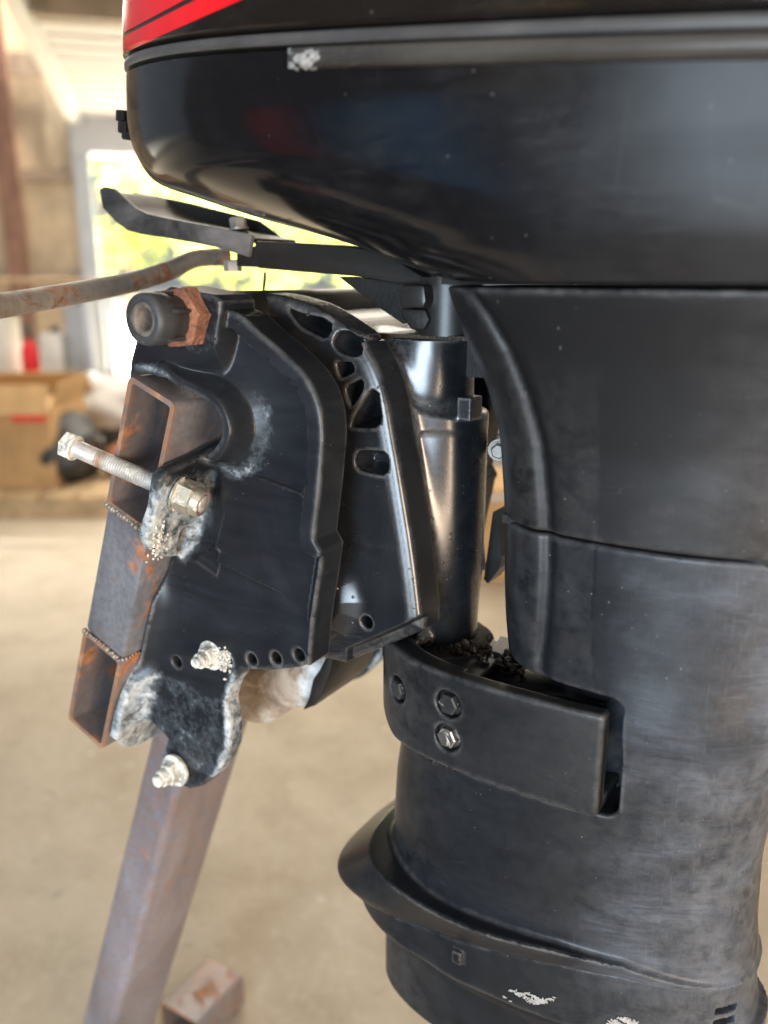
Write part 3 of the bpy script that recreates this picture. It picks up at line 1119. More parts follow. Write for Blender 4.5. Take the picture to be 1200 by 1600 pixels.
# ---- the leg: sections by height
LZ = np.array([.55, .70, .784, .842, .875, .940, .962, 1.012, 1.042, 1.0947, 1.1449, 1.1799, 1.2049, 1.2465])
LXF = np.array([-.030, -.030, -.027, -.024, -.019, -.012, .0869, .0795, .0775, .0777, .0735, .0642, .0501, .0350])
LXM = np.array([.120, .120, .120, .120, .120, .120, .085, .085, .085, .085, .090, .10, .115, .140])
LHW = np.array([.090, .090, .090, .090, .090, .091, .092, .092, .093, .095, .101, .110, .118, .135])
LXA = np.array([.298, .288, .274, .271, .273, .278, .285, .292, .297, .31, .325, .34, .355, .40])
LP = np.array([2.3, 2.3, 2.3, 2.3, 2.3, 2.4, 2.9, 2.9, 2.9, 2.9, 2.9, 2.9, 2.9, 2.9])


_zz = np.linspace(.50, 1.30, 801)
_kk = np.exp(-.5 * (np.arange(-24, 25) / 7.) ** 2)
_kk /= _kk.sum()
LXF, LXM, LHW, LXA, LP = [np.convolve(np.pad(np.interp(_zz, LZ, a), 24, mode='edge'), _kk, 'valid') for a in (LXF, LXM, LHW, LXA, LP)]
LZ = _zz


def superell(x, y, xf, xm, xa, hw, p=2.4, pa=2.25):
    fr = x < xm
    a = np.where(fr, xm - xf, xa - xm)
    pp = np.where(fr, p, pa)
    u, v = np.abs(x - xm) / a, np.abs(y) / hw
    q = np.where(fr, p, 2.3)
    r = (np.maximum(u, 1e-9) ** pp + np.maximum(v, 1e-9) ** q)
    r = r ** (1 / np.where(fr, p, 2.3))
    return (r - 1) * np.minimum(a, hw) * .9


def leg2(x, y, z, off=0.):
    xf = np.interp(z, LZ, LXF)
    return superell(x, y, xf, xf + np.interp(z, LZ, LXM), np.interp(z, LZ, LXA), np.interp(z, LZ, LHW), np.interp(z, LZ, LP)) - off


def lip_z(x):
    return np.interp(x, [-.10, .0, .065, .115, .155, .20, .26, .30], [.708, .730, .740, .7490, .7575, .7625, .758, .751])


SEAM = 1.0895


VZ = [(0.0801,1.2430),(0.0951,1.2272),(0.1076,1.2064),(0.1179,1.1778),(0.1251,1.1464),(0.1295,1.1057),(0.1311,1.0629),(0.1304,1.0270),(0.1287,0.9988)]
VX = [p[0] for p in VZ][::-1]
VH = [p[1] for p in VZ][::-1]


def valley(x, z):
    d = x - np.interp(z, VH, VX)
    return (.0034 * np.exp(-(d / .0055) ** 2) + .0012 * step(d, -.002, .010)) * step(z, .965, 1.01)


def f_cover(P_):
    x, y, z = P_.T
    f = leg2(x, y, z, .0012) + valley(x, z)
    f = smax(f, -(z - SEAM - .0008), .003)
    return smax(f, z - 1.2430, .0025)


def f_leg(P_):
    x, y, z = P_.T
    f = leg2(x, y, z) + valley(x, z)
    inset = leg2(x, y, z, -.030)
    qx, qz = x - .1875 + .009, np.abs(z - .940) - .0465 + .009
    box = np.hypot(np.maximum(qx, 0), np.maximum(qz, 0)) + np.minimum(np.maximum(qx, qz), 0) - .009
    f = smax(f, -np.maximum(box, -inset), .0018)
    # splash lip flaring out at the foot
    zl = lip_z(x)
    hh = np.interp(x, [-.10, -.02, .05, .12, .20, .262, .30], [.056, .047, .032, .024, .014, .0012, .0004])
    w = np.clip((z - zl) / hh, -.2, 1.2)
    tap = np.clip((.268 - x) / .17, 0, 1)
    xf = -.083 + .062 * np.sqrt((w - .30) ** 2 + .004)
    hw = .0895 + (.0155 - .0135 * (1 - w)) * tap
    g = superell(x, y, xf, xf + .12, np.interp(z, LZ, LXA) - .003, hw, 2.9)
    wg = step(x, .0, .09)
    g = (1 - wg) * g + wg * leg2(x, y, z, (.0150 - .0135 * (1 - w)) * tap - .0006)
    g = smax(g, z - zl - hh, .0008)
    f = smin(f, g, .0045)
    f = smax(f, zl - z, .002)
    return smax(f, z - SEAM + .0008, .003)


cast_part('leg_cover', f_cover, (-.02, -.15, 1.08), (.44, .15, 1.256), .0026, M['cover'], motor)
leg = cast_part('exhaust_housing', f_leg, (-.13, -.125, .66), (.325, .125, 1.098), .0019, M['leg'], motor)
MB().box((.20, 0, 1.2462), (.30, .19, .004)).build('base_gasket', M['cavity'], motor, False)
MB().box((.19, 0, SEAM), (.20, .15, .006)).build('cover_gasket', M['cavity'], motor, False)
# lower unit under the lip
RZX, RZZ = np.array([-.05, .002, .062, .119, .156, .30]), np.array([.708, .703, .697, .698, .700, .712])


def f_low(P_):
    x, y, z = P_.T
    zl = lip_z(x)
    f = superell(x, y, -.060, .05, np.interp(z, LZ, LXA) - .001, .0900, 2.5)
    wg = step(x, .0, .09)
    f = (1 - wg) * f + wg * leg2(x, y, z, -.0012 + .0022 * step(.12 - x, 0, .06))
    zr = np.interp(x, RZX, RZZ)
    f = smax(f, zr - z, .006)
    f = smax(f, z - zl + .0005, .002)
    w = step(zr - z, 0, .035)
    g = superell(x, y, -.044, .09, .29, .0790 - .018 * w, 2.4)
    flat = poly2(x, z, [(-0.0099,0.7022),(0.0167,0.6768),(0.0551,0.6650),(0.1007,0.6509),(0.1049,0.5457),(-0.0136,0.4621)])
    g = smax(g, -np.maximum(flat, y + .066), .004)
    f = smin(f, np.maximum(g, z - zr - .003), .003)
    # exhaust relief slots and the square lug
    for c, n_ in SLOTS:
        tg = np.array([-n_[1], n_[0], -.05]) / math.hypot(n_[0], n_[1])
        w_ = P_ - c
        ht, hz, hn = w_ @ tg, w_[:, 2] + .05 * (w_ @ tg), w_ @ n_
        f = np.maximum(f, -np.maximum(np.hypot(np.maximum(np.abs(ht) - .0075, 0), hz) - .0026, np.abs(hn) - .012))
    if LUG is None:
        return f
    lug = np.maximum(np.maximum(np.abs(x - LUG[0]) - .0045, np.abs(z - LUG[2]) - .0055), LUG[1] - .004 - y)
    lug = np.maximum(lug, y + .05)
    return smin(f, lug, .0015)


SLOTS, LUG = [], None
SLOTS = [hit(f_low, EYE, np.array(p) - np.array(EYE)) for p in [(0.2685,-0.0580,0.7554),(0.2684,-0.0580,0.7447),(0.2681,-0.0580,0.7348)]]
LUG = hit(f_low, EYE, np.array((0.0729,-0.0880,0.7243)) - np.array(EYE))[0]
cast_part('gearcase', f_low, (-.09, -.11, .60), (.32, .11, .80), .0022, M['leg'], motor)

case = bpy.data.objects['gearcase']
flake([(0.1114,-0.0900,0.7179),(0.1588,-0.0900,0.7336),(0.1588,-0.0900,0.7180),(0.1109,-0.0900,0.7027)], (40, 14), case, .0004, 'paint_chip', M['chip'], case, 11, .06)
flake([(0.1908,-0.0900,0.7378),(0.2217,-0.0900,0.7530),(0.2227,-0.0900,0.7417),(0.1917,-0.0900,0.7255)], (30, 12), case, .0004, 'paint_chip', M['chip'], case, 12, .16)
# ---- yoke cover clamped round the foot of the swivel tube


def band_sec(x, y, off=0.):
    return superell(x, y, -.030, .105, .31, .0965, 2.9) - off


def f_band(P_):
    x, y, z = P_.T
    f = band_sec(x, y)
    top = .9725 - .035 * np.clip((.05 - x) / .07, 0, 1) * step(-y, -.02, .09) * 0
    f = smax(f, z - top, .003)
    zb = .8955 - .012 * np.clip((.0 - x) / .03, 0, 1) * 0 + .022 * step(-x, -.01, .035)
    f = smax(f, zb - z, .003)
    f = smax(f, x - .1765, .003)
    return smax(f, y - .018 - .0 * x, .006)


BOLTS = []
for p in [(0.0807,-0.1300,0.9701),(0.0804,-0.1300,0.9446),(0.0398,-0.1300,0.9698)]:
    p = np.array(p)
    e = np.array(EYE)
    BOLTS.append(hit(f_band, e, p - e))


def f_band2(P_):
    f = f_band(P_)
    for q, n_ in BOLTS:
        d, h = cyl(P_, q, n_, .0110)
        f = smax(f, -np.maximum(d, np.abs(h) - .0065), .0015)
    x, y, z = P_.T
    inner = np.maximum(np.maximum(band_sec(x, y, -.011), .070 - x), .905 - z)
    f = smax(f, -inner, .002)
    well = np.maximum(np.hypot(x - .004, y + .004) - .0505, .9525 - z)
    trough = np.maximum(np.maximum(band_sec(x, y, -.016), .958 - z), -x - .005)
    return smax(f, -np.minimum(well, trough), .003)


band = cast_part('yoke_cover', f_band2, (-.045, -.11, .885), (.19, .11, .985), .0016, M['band'], motor)
for k, (q, n_) in enumerate(BOLTS):
    b = MB()
    q, n_ = Vector(q), Vector(n_)
    b.lathe(q - n_ * .0075, n_, [(.0098, 0), (.0098, .0018), (.0090, .0024)], 28)
    b.hexa(q - n_ * .0052, n_, .0142, .0068, .001, .25)
    b.build('yoke_bolt', M['steel'] if k == 1 else M['dark_bolt'], band, ang=25)
# torn gasket edge under the cover
g = MB()
gp = []
for p in spline([(0.0392,-0.1200,0.9333),(0.0490,-0.1200,0.9255),(0.0598,-0.1200,0.9198),(0.0713,-0.1200,0.9176),(0.0826,-0.1200,0.9179)], 30):
    q, n_ = hit(lambda P_: band_sec(P_[:, 0], P_[:, 1], -.004), EYE, np.array(p) - np.array(EYE))
    gp.append(Vector(q) + Vector((0, 0, -.0015 + rng.normal(0, .0006))))
g.tube(gp, list(.0026 + np.abs(rng.normal(0, .0007, 30))), 8)
g.build('torn_gasket', M['cavity'], band)

# ---- swivel bracket and steering tube
SWV = [(-0.1214,1.2371),(-0.1042,1.2359),(-0.0888,1.2333),(-0.0720,1.2295),(-0.0563,1.2234),(-0.0420,1.2165),(-0.0291,1.2093),(-0.0187,1.1994),(-0.0110,1.1876),(-0.0051,1.1744),(-0.0001,1.1574),(0.0037,1.1393),(0.0093,1.1140),(0.0144,1.0884),(0.0195,1.0624),(0.0243,1.0333),(0.0285,1.0031),(0.0282,0.9906),(-0.0034,0.9698),(-0.0424,0.9462),(-0.0632,0.9453),(-0.0614,1.0186),(-0.0680,1.1220),(-0.1033,1.1882),(-0.1311,1.2163)]
POCK = [[(-0.0903,1.2277),(-0.0818,1.2242),(-0.0699,1.2217),(-0.0563,1.2198),(-0.0489,1.2163),(-0.0484,1.2095),(-0.0538,1.2043),(-0.0625,1.2081),(-0.0774,1.2132)],
        [(-0.0438,1.2106),(-0.0364,1.2117),(-0.0280,1.2071),(-0.0220,1.1988),(-0.0231,1.1942),(-0.0304,1.1929),(-0.0424,1.1960),(-0.0475,1.2018)],
        [(-0.0448,1.1885),(-0.0305,1.1897),(-0.0277,1.1858),(-0.0283,1.1821),(-0.0404,1.1771)],
        [(-0.0365,1.1708),(-0.0222,1.1783),(-0.0194,1.1753),(-0.0206,1.1692),(-0.0309,1.1562)],
        [(-0.0316,1.1452),(-0.0161,1.1709),(-0.0089,1.1710),(-0.0051,1.1524),(-0.0067,1.1438),(-0.0311,1.1415)],
        [(-0.0279,1.1206),(-0.0243,1.1254),(-0.0034,1.1272),(0.0010,1.1230),(0.0010,1.1120),(-0.0034,1.1086),(-0.0245,1.1098),(-0.0285,1.1142)]]


def rounded(poly, n=20):
    p = [tuple(q) for q in poly]
    c = np.mean(np.array(p), axis=0)
    m = []
    for a, b in zip(p, p[1:] + p[:1]):
        m += [(a[0] * .82 + b[0] * .18, a[1] * .82 + b[1] * .18), (a[0] * .18 + b[0] * .82, a[1] * .18 + b[1] * .82)]
    k = spline(m + m[:2], n + 1)[:-1]
    return [tuple(q) for q in k]


POCK = [rounded(p) for p in POCK]
SWV = [tuple(q) for q in spline(SWV[:17], 48)] + SWV[17:]
HOLE = (-0.0183,0.9895)
CURVE = [(-0.0391,1.0400),(-0.0271,1.0228),(-0.0206,1.0056),(-0.0226,0.9890),(-0.0326,0.9701),(-0.0467,0.9553)]
TAB = (0.0320,-0.0150,1.1531)


def f_swivel(P_):
    x, y, z = P_.T
    d2 = poly2(x, z, SWV)
    y0 = -.080 - .0 * x
    # lower front corner dished outward
    lf = poly2(x, z, [(-0.0640,1.0397),(-0.0385,1.0391),(-0.0271,1.0228),(-0.0206,1.0056),(-0.0232,0.9900),(-0.0339,0.9698),(-0.0435,0.9607),(-0.0667,0.9385)])
    y0 = y0 - .012 * step(-lf, -.004, .024)
    low = poly2(x, z, [(-0.0371,0.9623),(0.0307,1.0057),(0.0420,0.9888),(-0.0425,0.9405)])
    y0 = y0 + .006 * step(-low, -.001, .002)
    f = smax(d2, np.maximum(y0 - y, y + .045), .0065)
    core = smax(d2 + .013, np.maximum(-.078 - y, y - .060), .004)
    f = smin(f, core, .012)
    dt, h = cyl(P_, (-.0, 0, 0), (0, 0, 1), 0)
    rad = .0365 - .003 * step(-z, -1.03, -.97) - .001 * step(z, .96, 1.0) * 0
    tube = (dt - rad)
    tube = smax(tube, np.maximum(z - 1.146, .946 - z), .003)
    f = smin(f, tube, .016)
    dc, _ = cyl(P_, (-.010, 0, 0), (0, 0, 1), .0335)
    col = smax(dc, np.maximum(z - 1.2035, 1.1475 - z), .0015)
    f = smin(f, col, .018)
    f = np.where((z > 1.198) & (x > -.028), np.maximum(f, z - 1.2035), f)
    tab = np.maximum(np.maximum(np.abs(x - TAB[0]) - .0055, np.abs(z - TAB[2]) - .0085), np.abs(y - TAB[1]) - .010)
    f = smin(f, smax(tab, tab - .001, .001), .002)
    f = np.maximum(f, -(np.hypot(x - HOLE[0], z - HOLE[1]) - .0052 + 0 * y) if False else f)
    for i, pk in enumerate(POCK):
        dp = poly2(x, z, pk)
        slope = .030 if i != 5 else .016
        floor_ = -.080 + slope * step(-dp, -.002, .006)
        f = smax(f, -np.maximum(dp, y - floor_), .0014)
    hd = np.hypot(x - HOLE[0], z - HOLE[1]) - .0054
    return smax(f, -np.maximum(hd, y + .045), .001)


def w_swivel(p):
    d = np.linalg.norm(p - np.array([.01, -.06, .975]), axis=1)
    r = np.hypot(p[:, 0], p[:, 1])
    return {'wear': np.exp(-(d / .02) ** 2) * .35, 'shine': (1 - step(r, .038, .046)) * step(p[:, 0], -.02, -.002)}


swivel = cast_part('swivel_bracket', f_swivel, (-.155, -.105, .935), (.06, .075, 1.26), .00135, M['swivel'], motor, w_swivel)
# grease nipple at the foot of the tube
q, n_ = hit(f_swivel, EYE, np.array((0.0159,-0.0500,0.9740)) - np.array(EYE))
q, n_ = Vector(q), (Vector(n_) + Vector((-.25, -.35, 0))).normalized()
g = MB()
g.lathe(q - n_ * .004, n_, [(.0085, 0), (.0085, .0045), (.0075, .006)], 28)
g.hexa(q + n_ * .002, n_, .009, .007, .0008)
g.lathe(q + n_ * .009, n_, [(.0030, 0), (.0035, .003), (.0022, .006), (.0014, .0072)], 20)
g.build('grease_fitting', M['steel'], swivel, ang=25)
# mount rubber, grime and cap around the tube foot
g = MB()
g.lathe((0.0, 0, .935), (0, 0, 1), [(.048, 0), (.048, .016), (.043, .020), (.030, .022)], 40)
g.build('lower_mount', M['cavity'], motor)
RG = [np.array((0.0570,-0.0200,0.9538)) + rng.normal(0, 1, 3) * np.array([.018, .011, .004]) for k in range(220)]
g = MB()
g.lathe((0.0524,0.0000,0.9404), (.3, -.7, .1), [(.010, -.02), (.010, .006), (.007, .009)], 24)
g.build('mount_bolt', M['black'], motor)
# side bolt seen in the gap
q = Vector((0.0503,0.0000,1.1194))
n_ = Vector((.35, -.93, 0)).normalized()
g = MB()
g.lathe(q - n_ * .03, n_, [(.0085, 0), (.0085, .028)], 24)
g.lathe(q, n_, [(.0068, -.003), (.0068, 0.)], 24)
g.hexa(q, n_, .0105, .005, .0008)
g.build('shroud_bolt', M['dull_steel'], motor, ang=25)
MB().prism([(0.0332,1.0602),(0.0382,1.0510),(0.0430,1.0226),(0.0416,1.0121),(0.0309,0.9961),(0.0271,0.9994)], .03, .055).build('shift_plate', M['black'], motor, False)

# ---- upper mount and steering arm under the cowl
g = MB()
g.prism([(-0.0128,1.2431),(0.0077,1.2433),(0.0095,1.2322),(0.0074,1.2268),(-0.0127,1.2273)], -.045, .01)
g.build('upper_mount', M['black'], motor, bevel=.0025)
g = MB()
g.prism([(-0.0169,1.2261),(0.0051,1.2257),(0.0084,1.2185),(0.0042,1.2110),(-0.0068,1.2107),(-0.0152,1.2192)], -.038, .02)
g.build('mount_lug', M['cavity'], motor, bevel=.002)
g = MB()
c0 = np.array((0.0088,-0.0200,1.2269))
g.lathe((c0[0], c0[1] + .012, 1.2065), (0, 0, 1), [(.026, 0), (.0245, .0418)], 48)
g.build('mount_housing', M['black'], motor)
MB().box((-.005, 0, 1.2055), (.10, .062, .003)).build('thrust_washer', M['gunk'], motor, False)
MB().box((.045, .02, 1.20), (.07, .05, .05)).build('upper_yoke', M['cavity'], motor, False)

arm = MB()
arm.prism([(-0.1658,1.2774),(-0.1364,1.2758),(-0.0696,1.2717),(-0.0372,1.2661),(-0.0034,1.2489),(0.0129,1.2431),(-0.0257,1.2438),(-0.0608,1.2489),(-0.1649,1.2555)], -.028, .028)
arm_o = arm.build('steering_arm', M['black'], motor, bevel=.002)
g = MB()
g.prism([(-0.0930,1.2488),(-0.0315,1.2450),(0.0029,1.2405),(0.0035,1.2166),(-0.0311,1.2132),(-0.0554,1.2261)], -.01, .05)
g.build('arm_web', M['cavity'], motor)
# forked steering bracket bolted to the arm: two cheeks and a floor between them
lo_ = [(-0.3464,1.3264),(-0.3443,1.3097),(-0.3299,1.2980),(-0.3136,1.2892),(-0.2953,1.2854),(-0.2627,1.2814),(-0.2316,1.2770),(-0.2017,1.2723),(-0.1676,1.2641)]
up_ = [(-0.1637,1.2817),(-0.2005,1.2887),(-0.2301,1.2932),(-0.2594,1.2979),(-0.2849,1.3025),(-0.3010,1.3080),(-0.3144,1.3167),(-0.3263,1.3254),(-0.3399,1.3283)]
ck = MB()
ck.prism(lo_ + up_, -.034, -.029)
fork = ck.build('steering_fork', M['arm_edge'], motor, bevel=.001)
ck = MB()
ck.prism([(-0.3820,1.3272),(-0.3704,1.3297),(-0.2933,1.3156),(-0.2099,1.2973),(-0.1844,1.2818),(-0.2146,1.2825),(-0.2953,1.2937),(-0.3566,1.3039)], .028, .033)
ck.build('fork_cheek', M['black'], fork, bevel=.001)
fl_u = [(-0.3400,1.3248),(-0.3264,1.3213),(-0.3137,1.3120),(-0.3008,1.3055),(-0.2855,1.3006),(-0.2639,1.2961),(-0.2344,1.2915),(-0.2045,1.2870),(-0.1674,1.2794)]
fl = MB()
pts = [(x, z) for x, z in fl_u]
fl.prism(pts + [(x + .0006, z - .004) for x, z in pts[::-1]], -.029, .0285)
fl.build('fork_floor', M['fork_floor'], fork)
ck = MB()
ck.prism([(-0.1867,1.2685),(-0.1537,1.2761),(-0.1548,1.2560),(-0.1874,1.2571)], -.0275, .0275)
ck.build('fork_block', M['black'], fork, bevel=.001)
q = Vector((-0.2078,0.0000,1.2899))
b = MB()
b.hexa(q, (-.12, 0, 1), .013, .009, .001, .2)
b.lathe(q - Vector((0, 0, .002)), (-.12, 0, 1), [(.009, 0), (.009, .002)], 24)
b.build('fork_bolt', M['rod'], fork, ang=25)
q = Vector((-0.2171,0.0000,1.2531))
b = MB()
b.hexa(q, (0, 0, 1), .014, .010, .001)
b.build('fork_nut', M['rod'], fork, ang=25)
tb = MB()
tb.tube(spline([(-0.1795,0.0000,1.2525), (-0.1806,0.0000,1.2444), (-0.1826,0.0000,1.2346)], 8), .0012, 8)
tb.build('hanging_wire', M['black'], motor)

# ---- port clamp bracket
XT0, ZT0 = -.130, 1.161


def to_transom(P_):
    dx, dz = P_[:, 0] - XT0, P_[:, 2] - ZT0
    return dx * -.357 + dz * -.934, dx * .934 + dz * -.357      # s down the transom, n aft of it


def from_transom(s, n, y):
    return Vector((XT0 - .357 * s + .934 * n, y, ZT0 - .934 * s - .357 * n))


RIDGE = [(-0.0910,1.2270),(-0.0794,1.2234),(-0.0705,1.2172),(-0.0611,1.2112),(-0.0518,1.2056),(-0.0432,1.1997),(-0.0341,1.1938),(-0.0263,1.1872),(-0.0196,1.1788),(-0.0141,1.1678),(-0.0117,1.1560),(-0.0115,1.1431),(-0.0129,1.1290),(-0.0156,1.1082),(-0.0190,1.0867),(-0.0211,1.0729)]
RIDGE2 = [(-0.0157,1.0650),(-0.0184,1.0479),(-0.0223,1.0287),(-0.0258,1.0097),(-0.0281,0.9926),(-0.0304,0.9741)]
RIDGE = [tuple(p) for p in spline(RIDGE, 44)]
RIDGE2 = [tuple(p) for p in spline(RIDGE2, 14)]
HOOK_ = [tuple(p) for p in spline([(-0.1009,1.1289),(-0.0928,1.1373),(-0.0891,1.1465),(-0.0928,1.1568),(-0.1028,1.1642),(-0.1308,1.1728),(-0.1486,1.1810)], 30)]
CONT = ([(-0.1581,1.2319),(-0.1495,1.2383),(-0.1393,1.2424),(-0.0974,1.2371),(-0.0906,1.2330)] + RIDGE + RIDGE2 +
        [(-0.0323,0.9715),(-0.0490,0.9622),(-0.0747,0.9530),(-0.1064,0.9453),(-0.1201,0.9272),(-0.1270,0.9102),(-0.1251,0.8973),(-0.1241,0.8823),(-0.1260,0.8661),(-0.1373,0.8426),(-0.1605,0.8177),(-0.1779,0.8079),(-0.2006,0.8073),(-0.2106,0.8292),(-0.2016,0.8510)] +
        [(XT0 - .357 * s + .934 * .0015, ZT0 - .934 * s - .357 * .0015) for s in (.305, .26, .20, .14, .06)] +
        HOOK_[:-2] + [(-0.1488,1.1782),(-0.1735,1.1785),(-0.1905,1.1731),(-0.1864,1.1889),(-0.1801,1.2011),(-0.1698,1.2179)])
HOOK = HOOK_
BOSS = [(-0.1952,1.1732),(-0.1847,1.2293),(-0.1570,1.2631),(-0.0496,1.2618),(-0.0509,1.2337),(-0.0828,1.2136),(-0.1053,1.2032),(-0.1313,1.1939)]
BL = [(-0.0856,1.2331),(-0.0919,1.2116)]
PANEL = [(-0.1293,1.1135),(-0.1096,1.1130),(-0.0734,1.1093),(-0.0383,1.1033),(-0.0316,1.0987),(-0.0297,1.0678),(-0.0230,1.0604),(-0.0346,1.0032),(-0.0593,1.0205),(-0.1452,1.0368)]
WEDGE = [(-0.1537,1.0374),(-0.0594,1.0195),(-0.0300,0.9967)]
BH = [(-0.1812,0.9323), (-0.1224,0.9491), (-0.0958,0.9567), (-0.0705,0.9646), (-0.0474,0.9733)]
EAR = [(0.0489,-0.1663),(0.0552,-0.1723),(0.0822,-0.1702),(0.1057,-0.1743),(0.1195,-0.1661),(0.1308,-0.1504),(0.1392,-0.1176),(0.1414,-0.0908),(0.1039,-0.0906),(0.0613,-0.1021),(0.0352,-0.1080),(0.0446,-0.1431)]
EAR2 = [(0.2531,-0.1284),(0.2598,-0.1371),(0.2725,-0.1549),(0.2963,-0.1592),(0.3257,-0.1590),(0.3430,-0.1455),(0.3523,-0.1309),(0.3538,-0.1073),(0.3668,-0.0821),(0.3284,-0.0751),(0.2655,-0.1034)]
EARSLOT = (0.1183,-0.1317)
EAR2SLOT = (0.2925,-0.1268)
TILT = (-0.1224,1.2216)


def f_bracket(P_):
    x, y, z = P_.T
    d2 = poly2(x, z, CONT)
    yt = np.full(x.shape, -.1290)
    pn = poly2(x, z, PANEL)
    yt = yt - .0055 * step(-pn, -.001, .0022)
    wd = (x - WEDGE[0][0]) * (WEDGE[1][1] - WEDGE[0][1]) - (z - WEDGE[0][1]) * (WEDGE[1][0] - WEDGE[0][0])
    wd = wd / np.hypot(WEDGE[1][0] - WEDGE[0][0], WEDGE[1][1] - WEDGE[0][1])
    yt = yt + np.clip(wd, 0, .05) * .16
    r1 = line2(x, z, RIDGE)
    yt = np.minimum(yt, -.1285 - .0145 * step(-r1, -.0150, -.0125))
    r2 = line2(x, z, RIDGE2)
    yt = np.minimum(yt, -.1285 - .0115 * step(-r2, -.0085, -.0020))
    bs = poly2(x, z, BOSS)
    bx_ = (x - BL[0][0]) * (BL[1][1] - BL[0][1]) - (z - BL[0][1]) * (BL[1][0] - BL[0][0])
    bx_ = bx_ / np.hypot(BL[1][0] - BL[0][0], BL[1][1] - BL[0][1])
    yt = smin(yt, -.129 - .021 * step(-bs, -.030, .0) * step(bx_, -.001, .0045), .005)
    hk = line2(x, z, HOOK)
    yt = smin(yt, -.128 - .017 * step(-hk, -.0135, -.0065) - .012 * np.exp(-(hk / .022) ** 2), .006)
    s, n = to_transom(P_)
    yt = yt + .013 * step(-poly2(x, z, [(-0.1875,1.0985),(-0.1381,1.1113),(-0.1196,1.1076),(-0.1180,1.0745),(-0.1316,1.0376),(-0.2031,1.0244)]), -.006, .008)
    yt = yt - .012 * np.exp(-np.maximum(n - .004, 0) / .010) * step(s, .15, .19)
    f = smax(d2, np.maximum(yt - y, y + .113), .0034)
    e1 = poly2(s, y, EAR)
    f = smin(f, smax(e1, np.maximum(.0015 - n, n - .012), .003), .010)
    e2 = poly2(s, y, EAR2)
    f = smin(f, smax(e2, np.maximum(.0015 - n, n - .011), .003), .014)
    # slots in the two ears
    c = EARSLOT
    sl = np.hypot(np.maximum(np.abs(s - c[0]) - .006, 0), (y - c[1])) - .0058
    f = smax(f, -np.maximum(sl, n - .05), .0015)
    c = EAR2SLOT
    sl = np.hypot(np.maximum(np.abs(s - c[0]) - .004, 0), (y - c[1])) - .0052
    f = smax(f, -np.maximum(sl, np.abs(n - .014) - .004), .0015)
    for c in BH:
        f = smax(f, -(np.hypot(x - c[0], z - c[1]) - .0052), .0015)
    return f


def w_bracket(p):
    s, n = to_transom(p)
    w = np.zeros(len(p))
    y = p[:, 1]
    w = np.maximum(w, .63 * np.exp(-np.maximum(poly2(s, y, EAR), 0) / .006) * np.exp(-np.maximum(n - .014, 0) / .012) * step(s, .03, .075))
    w = np.maximum(w, .66 * np.exp(-np.maximum(poly2(s, y, EAR2), 0) / .010) * np.exp(-np.maximum(n - .016, 0) / .02))
    dl = np.linalg.norm(p - np.array(from_transom(.345, .05, -.14)), axis=1)
    w = np.maximum(w, .62 * np.exp(-(dl / .05) ** 2) + 0)
    rt_ = line2(p[:, 0], p[:, 2], [(-0.1157,0.9399),(-0.1270,0.9102),(-0.1260,0.8846),(-0.1299,0.8623),(-0.1456,0.8321)])
    w = np.maximum(w, .66 * np.exp(-(rt_ / .007) ** 2))
    w = np.maximum(w, .40 * np.exp(-np.maximum(poly2(p[:, 0], p[:, 2], [(-0.2440,0.8849),(-0.1994,0.9134),(-0.1354,0.9079),(-0.1358,0.8535),(-0.1696,0.8128),(-0.2114,0.8006),(-0.2149,0.8456)]), 0) / .01))
    fl_ = np.exp(-np.maximum(n - .003, 0) / .006) * step(s, .16, .19)
    w = np.maximum(w, .55 * fl_)
    hk = line2(p[:, 0], p[:, 2], HOOK)
    w = np.maximum(w, .44 * np.exp(-((hk - .020) / .011) ** 2) * step(-p[:, 2], -1.185, -1.165))
    for q_, r_, k_ in ((TILT, .05, .35), (BH[1], .012, .85)):
        w = np.maximum(w, k_ * np.exp(-((p[:, 0] - q_[0]) ** 2 + (p[:, 2] - q_[1]) ** 2) / r_ ** 2))
    tp = line2(p[:, 0], p[:, 2], [(-0.1807,1.1834),(-0.1483,1.1834),(-0.1401,1.1792)])
    w = np.maximum(w, .55 * np.exp(-(tp / .005) ** 2))
    return w


bracket = cast_part('clamp_bracket', f_bracket, (-.272, -.182, .80), (.012, -.105, 1.252), .0015, M['bracket'], motor, w_bracket)
# the far clamp bracket, the same casting the other way round
far_me = bracket.data.copy()
far_me.transform(Matrix.Scale(-1, 4, (0, 1, 0)))
far_me.flip_normals()
fb_ = bpy.data.objects.new('clamp_bracket', far_me)
COL.objects.link(fb_)
fb_.parent = motor
# tilt tube between them
g = MB()
g.lathe((TILT[0], -.11, TILT[1]), (0, 1, 0), [(.017, 0), (.017, .22)], 32)
g.build('tilt_tube', M['black'], motor)
# rusty nut and rubber cap on the tilt tube end
AX = Vector((0, -1, 0))
c0 = Vector((TILT[0], -.149, TILT[1]))
g = MB()
g.hexa(c0, AX, .0385, .0145, .003, .35)
nut = g.build('tilt_nut', M['rust_nut'], motor, ang=25)
bm = bmesh.new()
bm.from_mesh(nut.data)
bmesh.ops.triangulate(bm, faces=bm.faces)
bmesh.ops.subdivide_edges(bm, edges=bm.edges, cuts=7, use_grid_fill=True)
for v in bm.verts:
    d = Vector((math.sin(v.co.x * 900 + v.co.z * 500), math.sin(v.co.y * 1300), math.cos(v.co.z * 1100 - v.co.x * 300)))
    v.co += d * .0003 + Vector(rng.normal(0, .00018, 3))
bm.to_mesh(nut.data)
bm.free()
g = MB()
g.lathe(c0 + AX * .011, AX, [(.0150, 0), (.0155, .004), (.0158, .012), (.0172, .014), (.0176, .020), (.0176, .027), (.0168, .0305), (.0150, .0315), (.0118, .0312), (.0112, .030)], 48, closed=False)
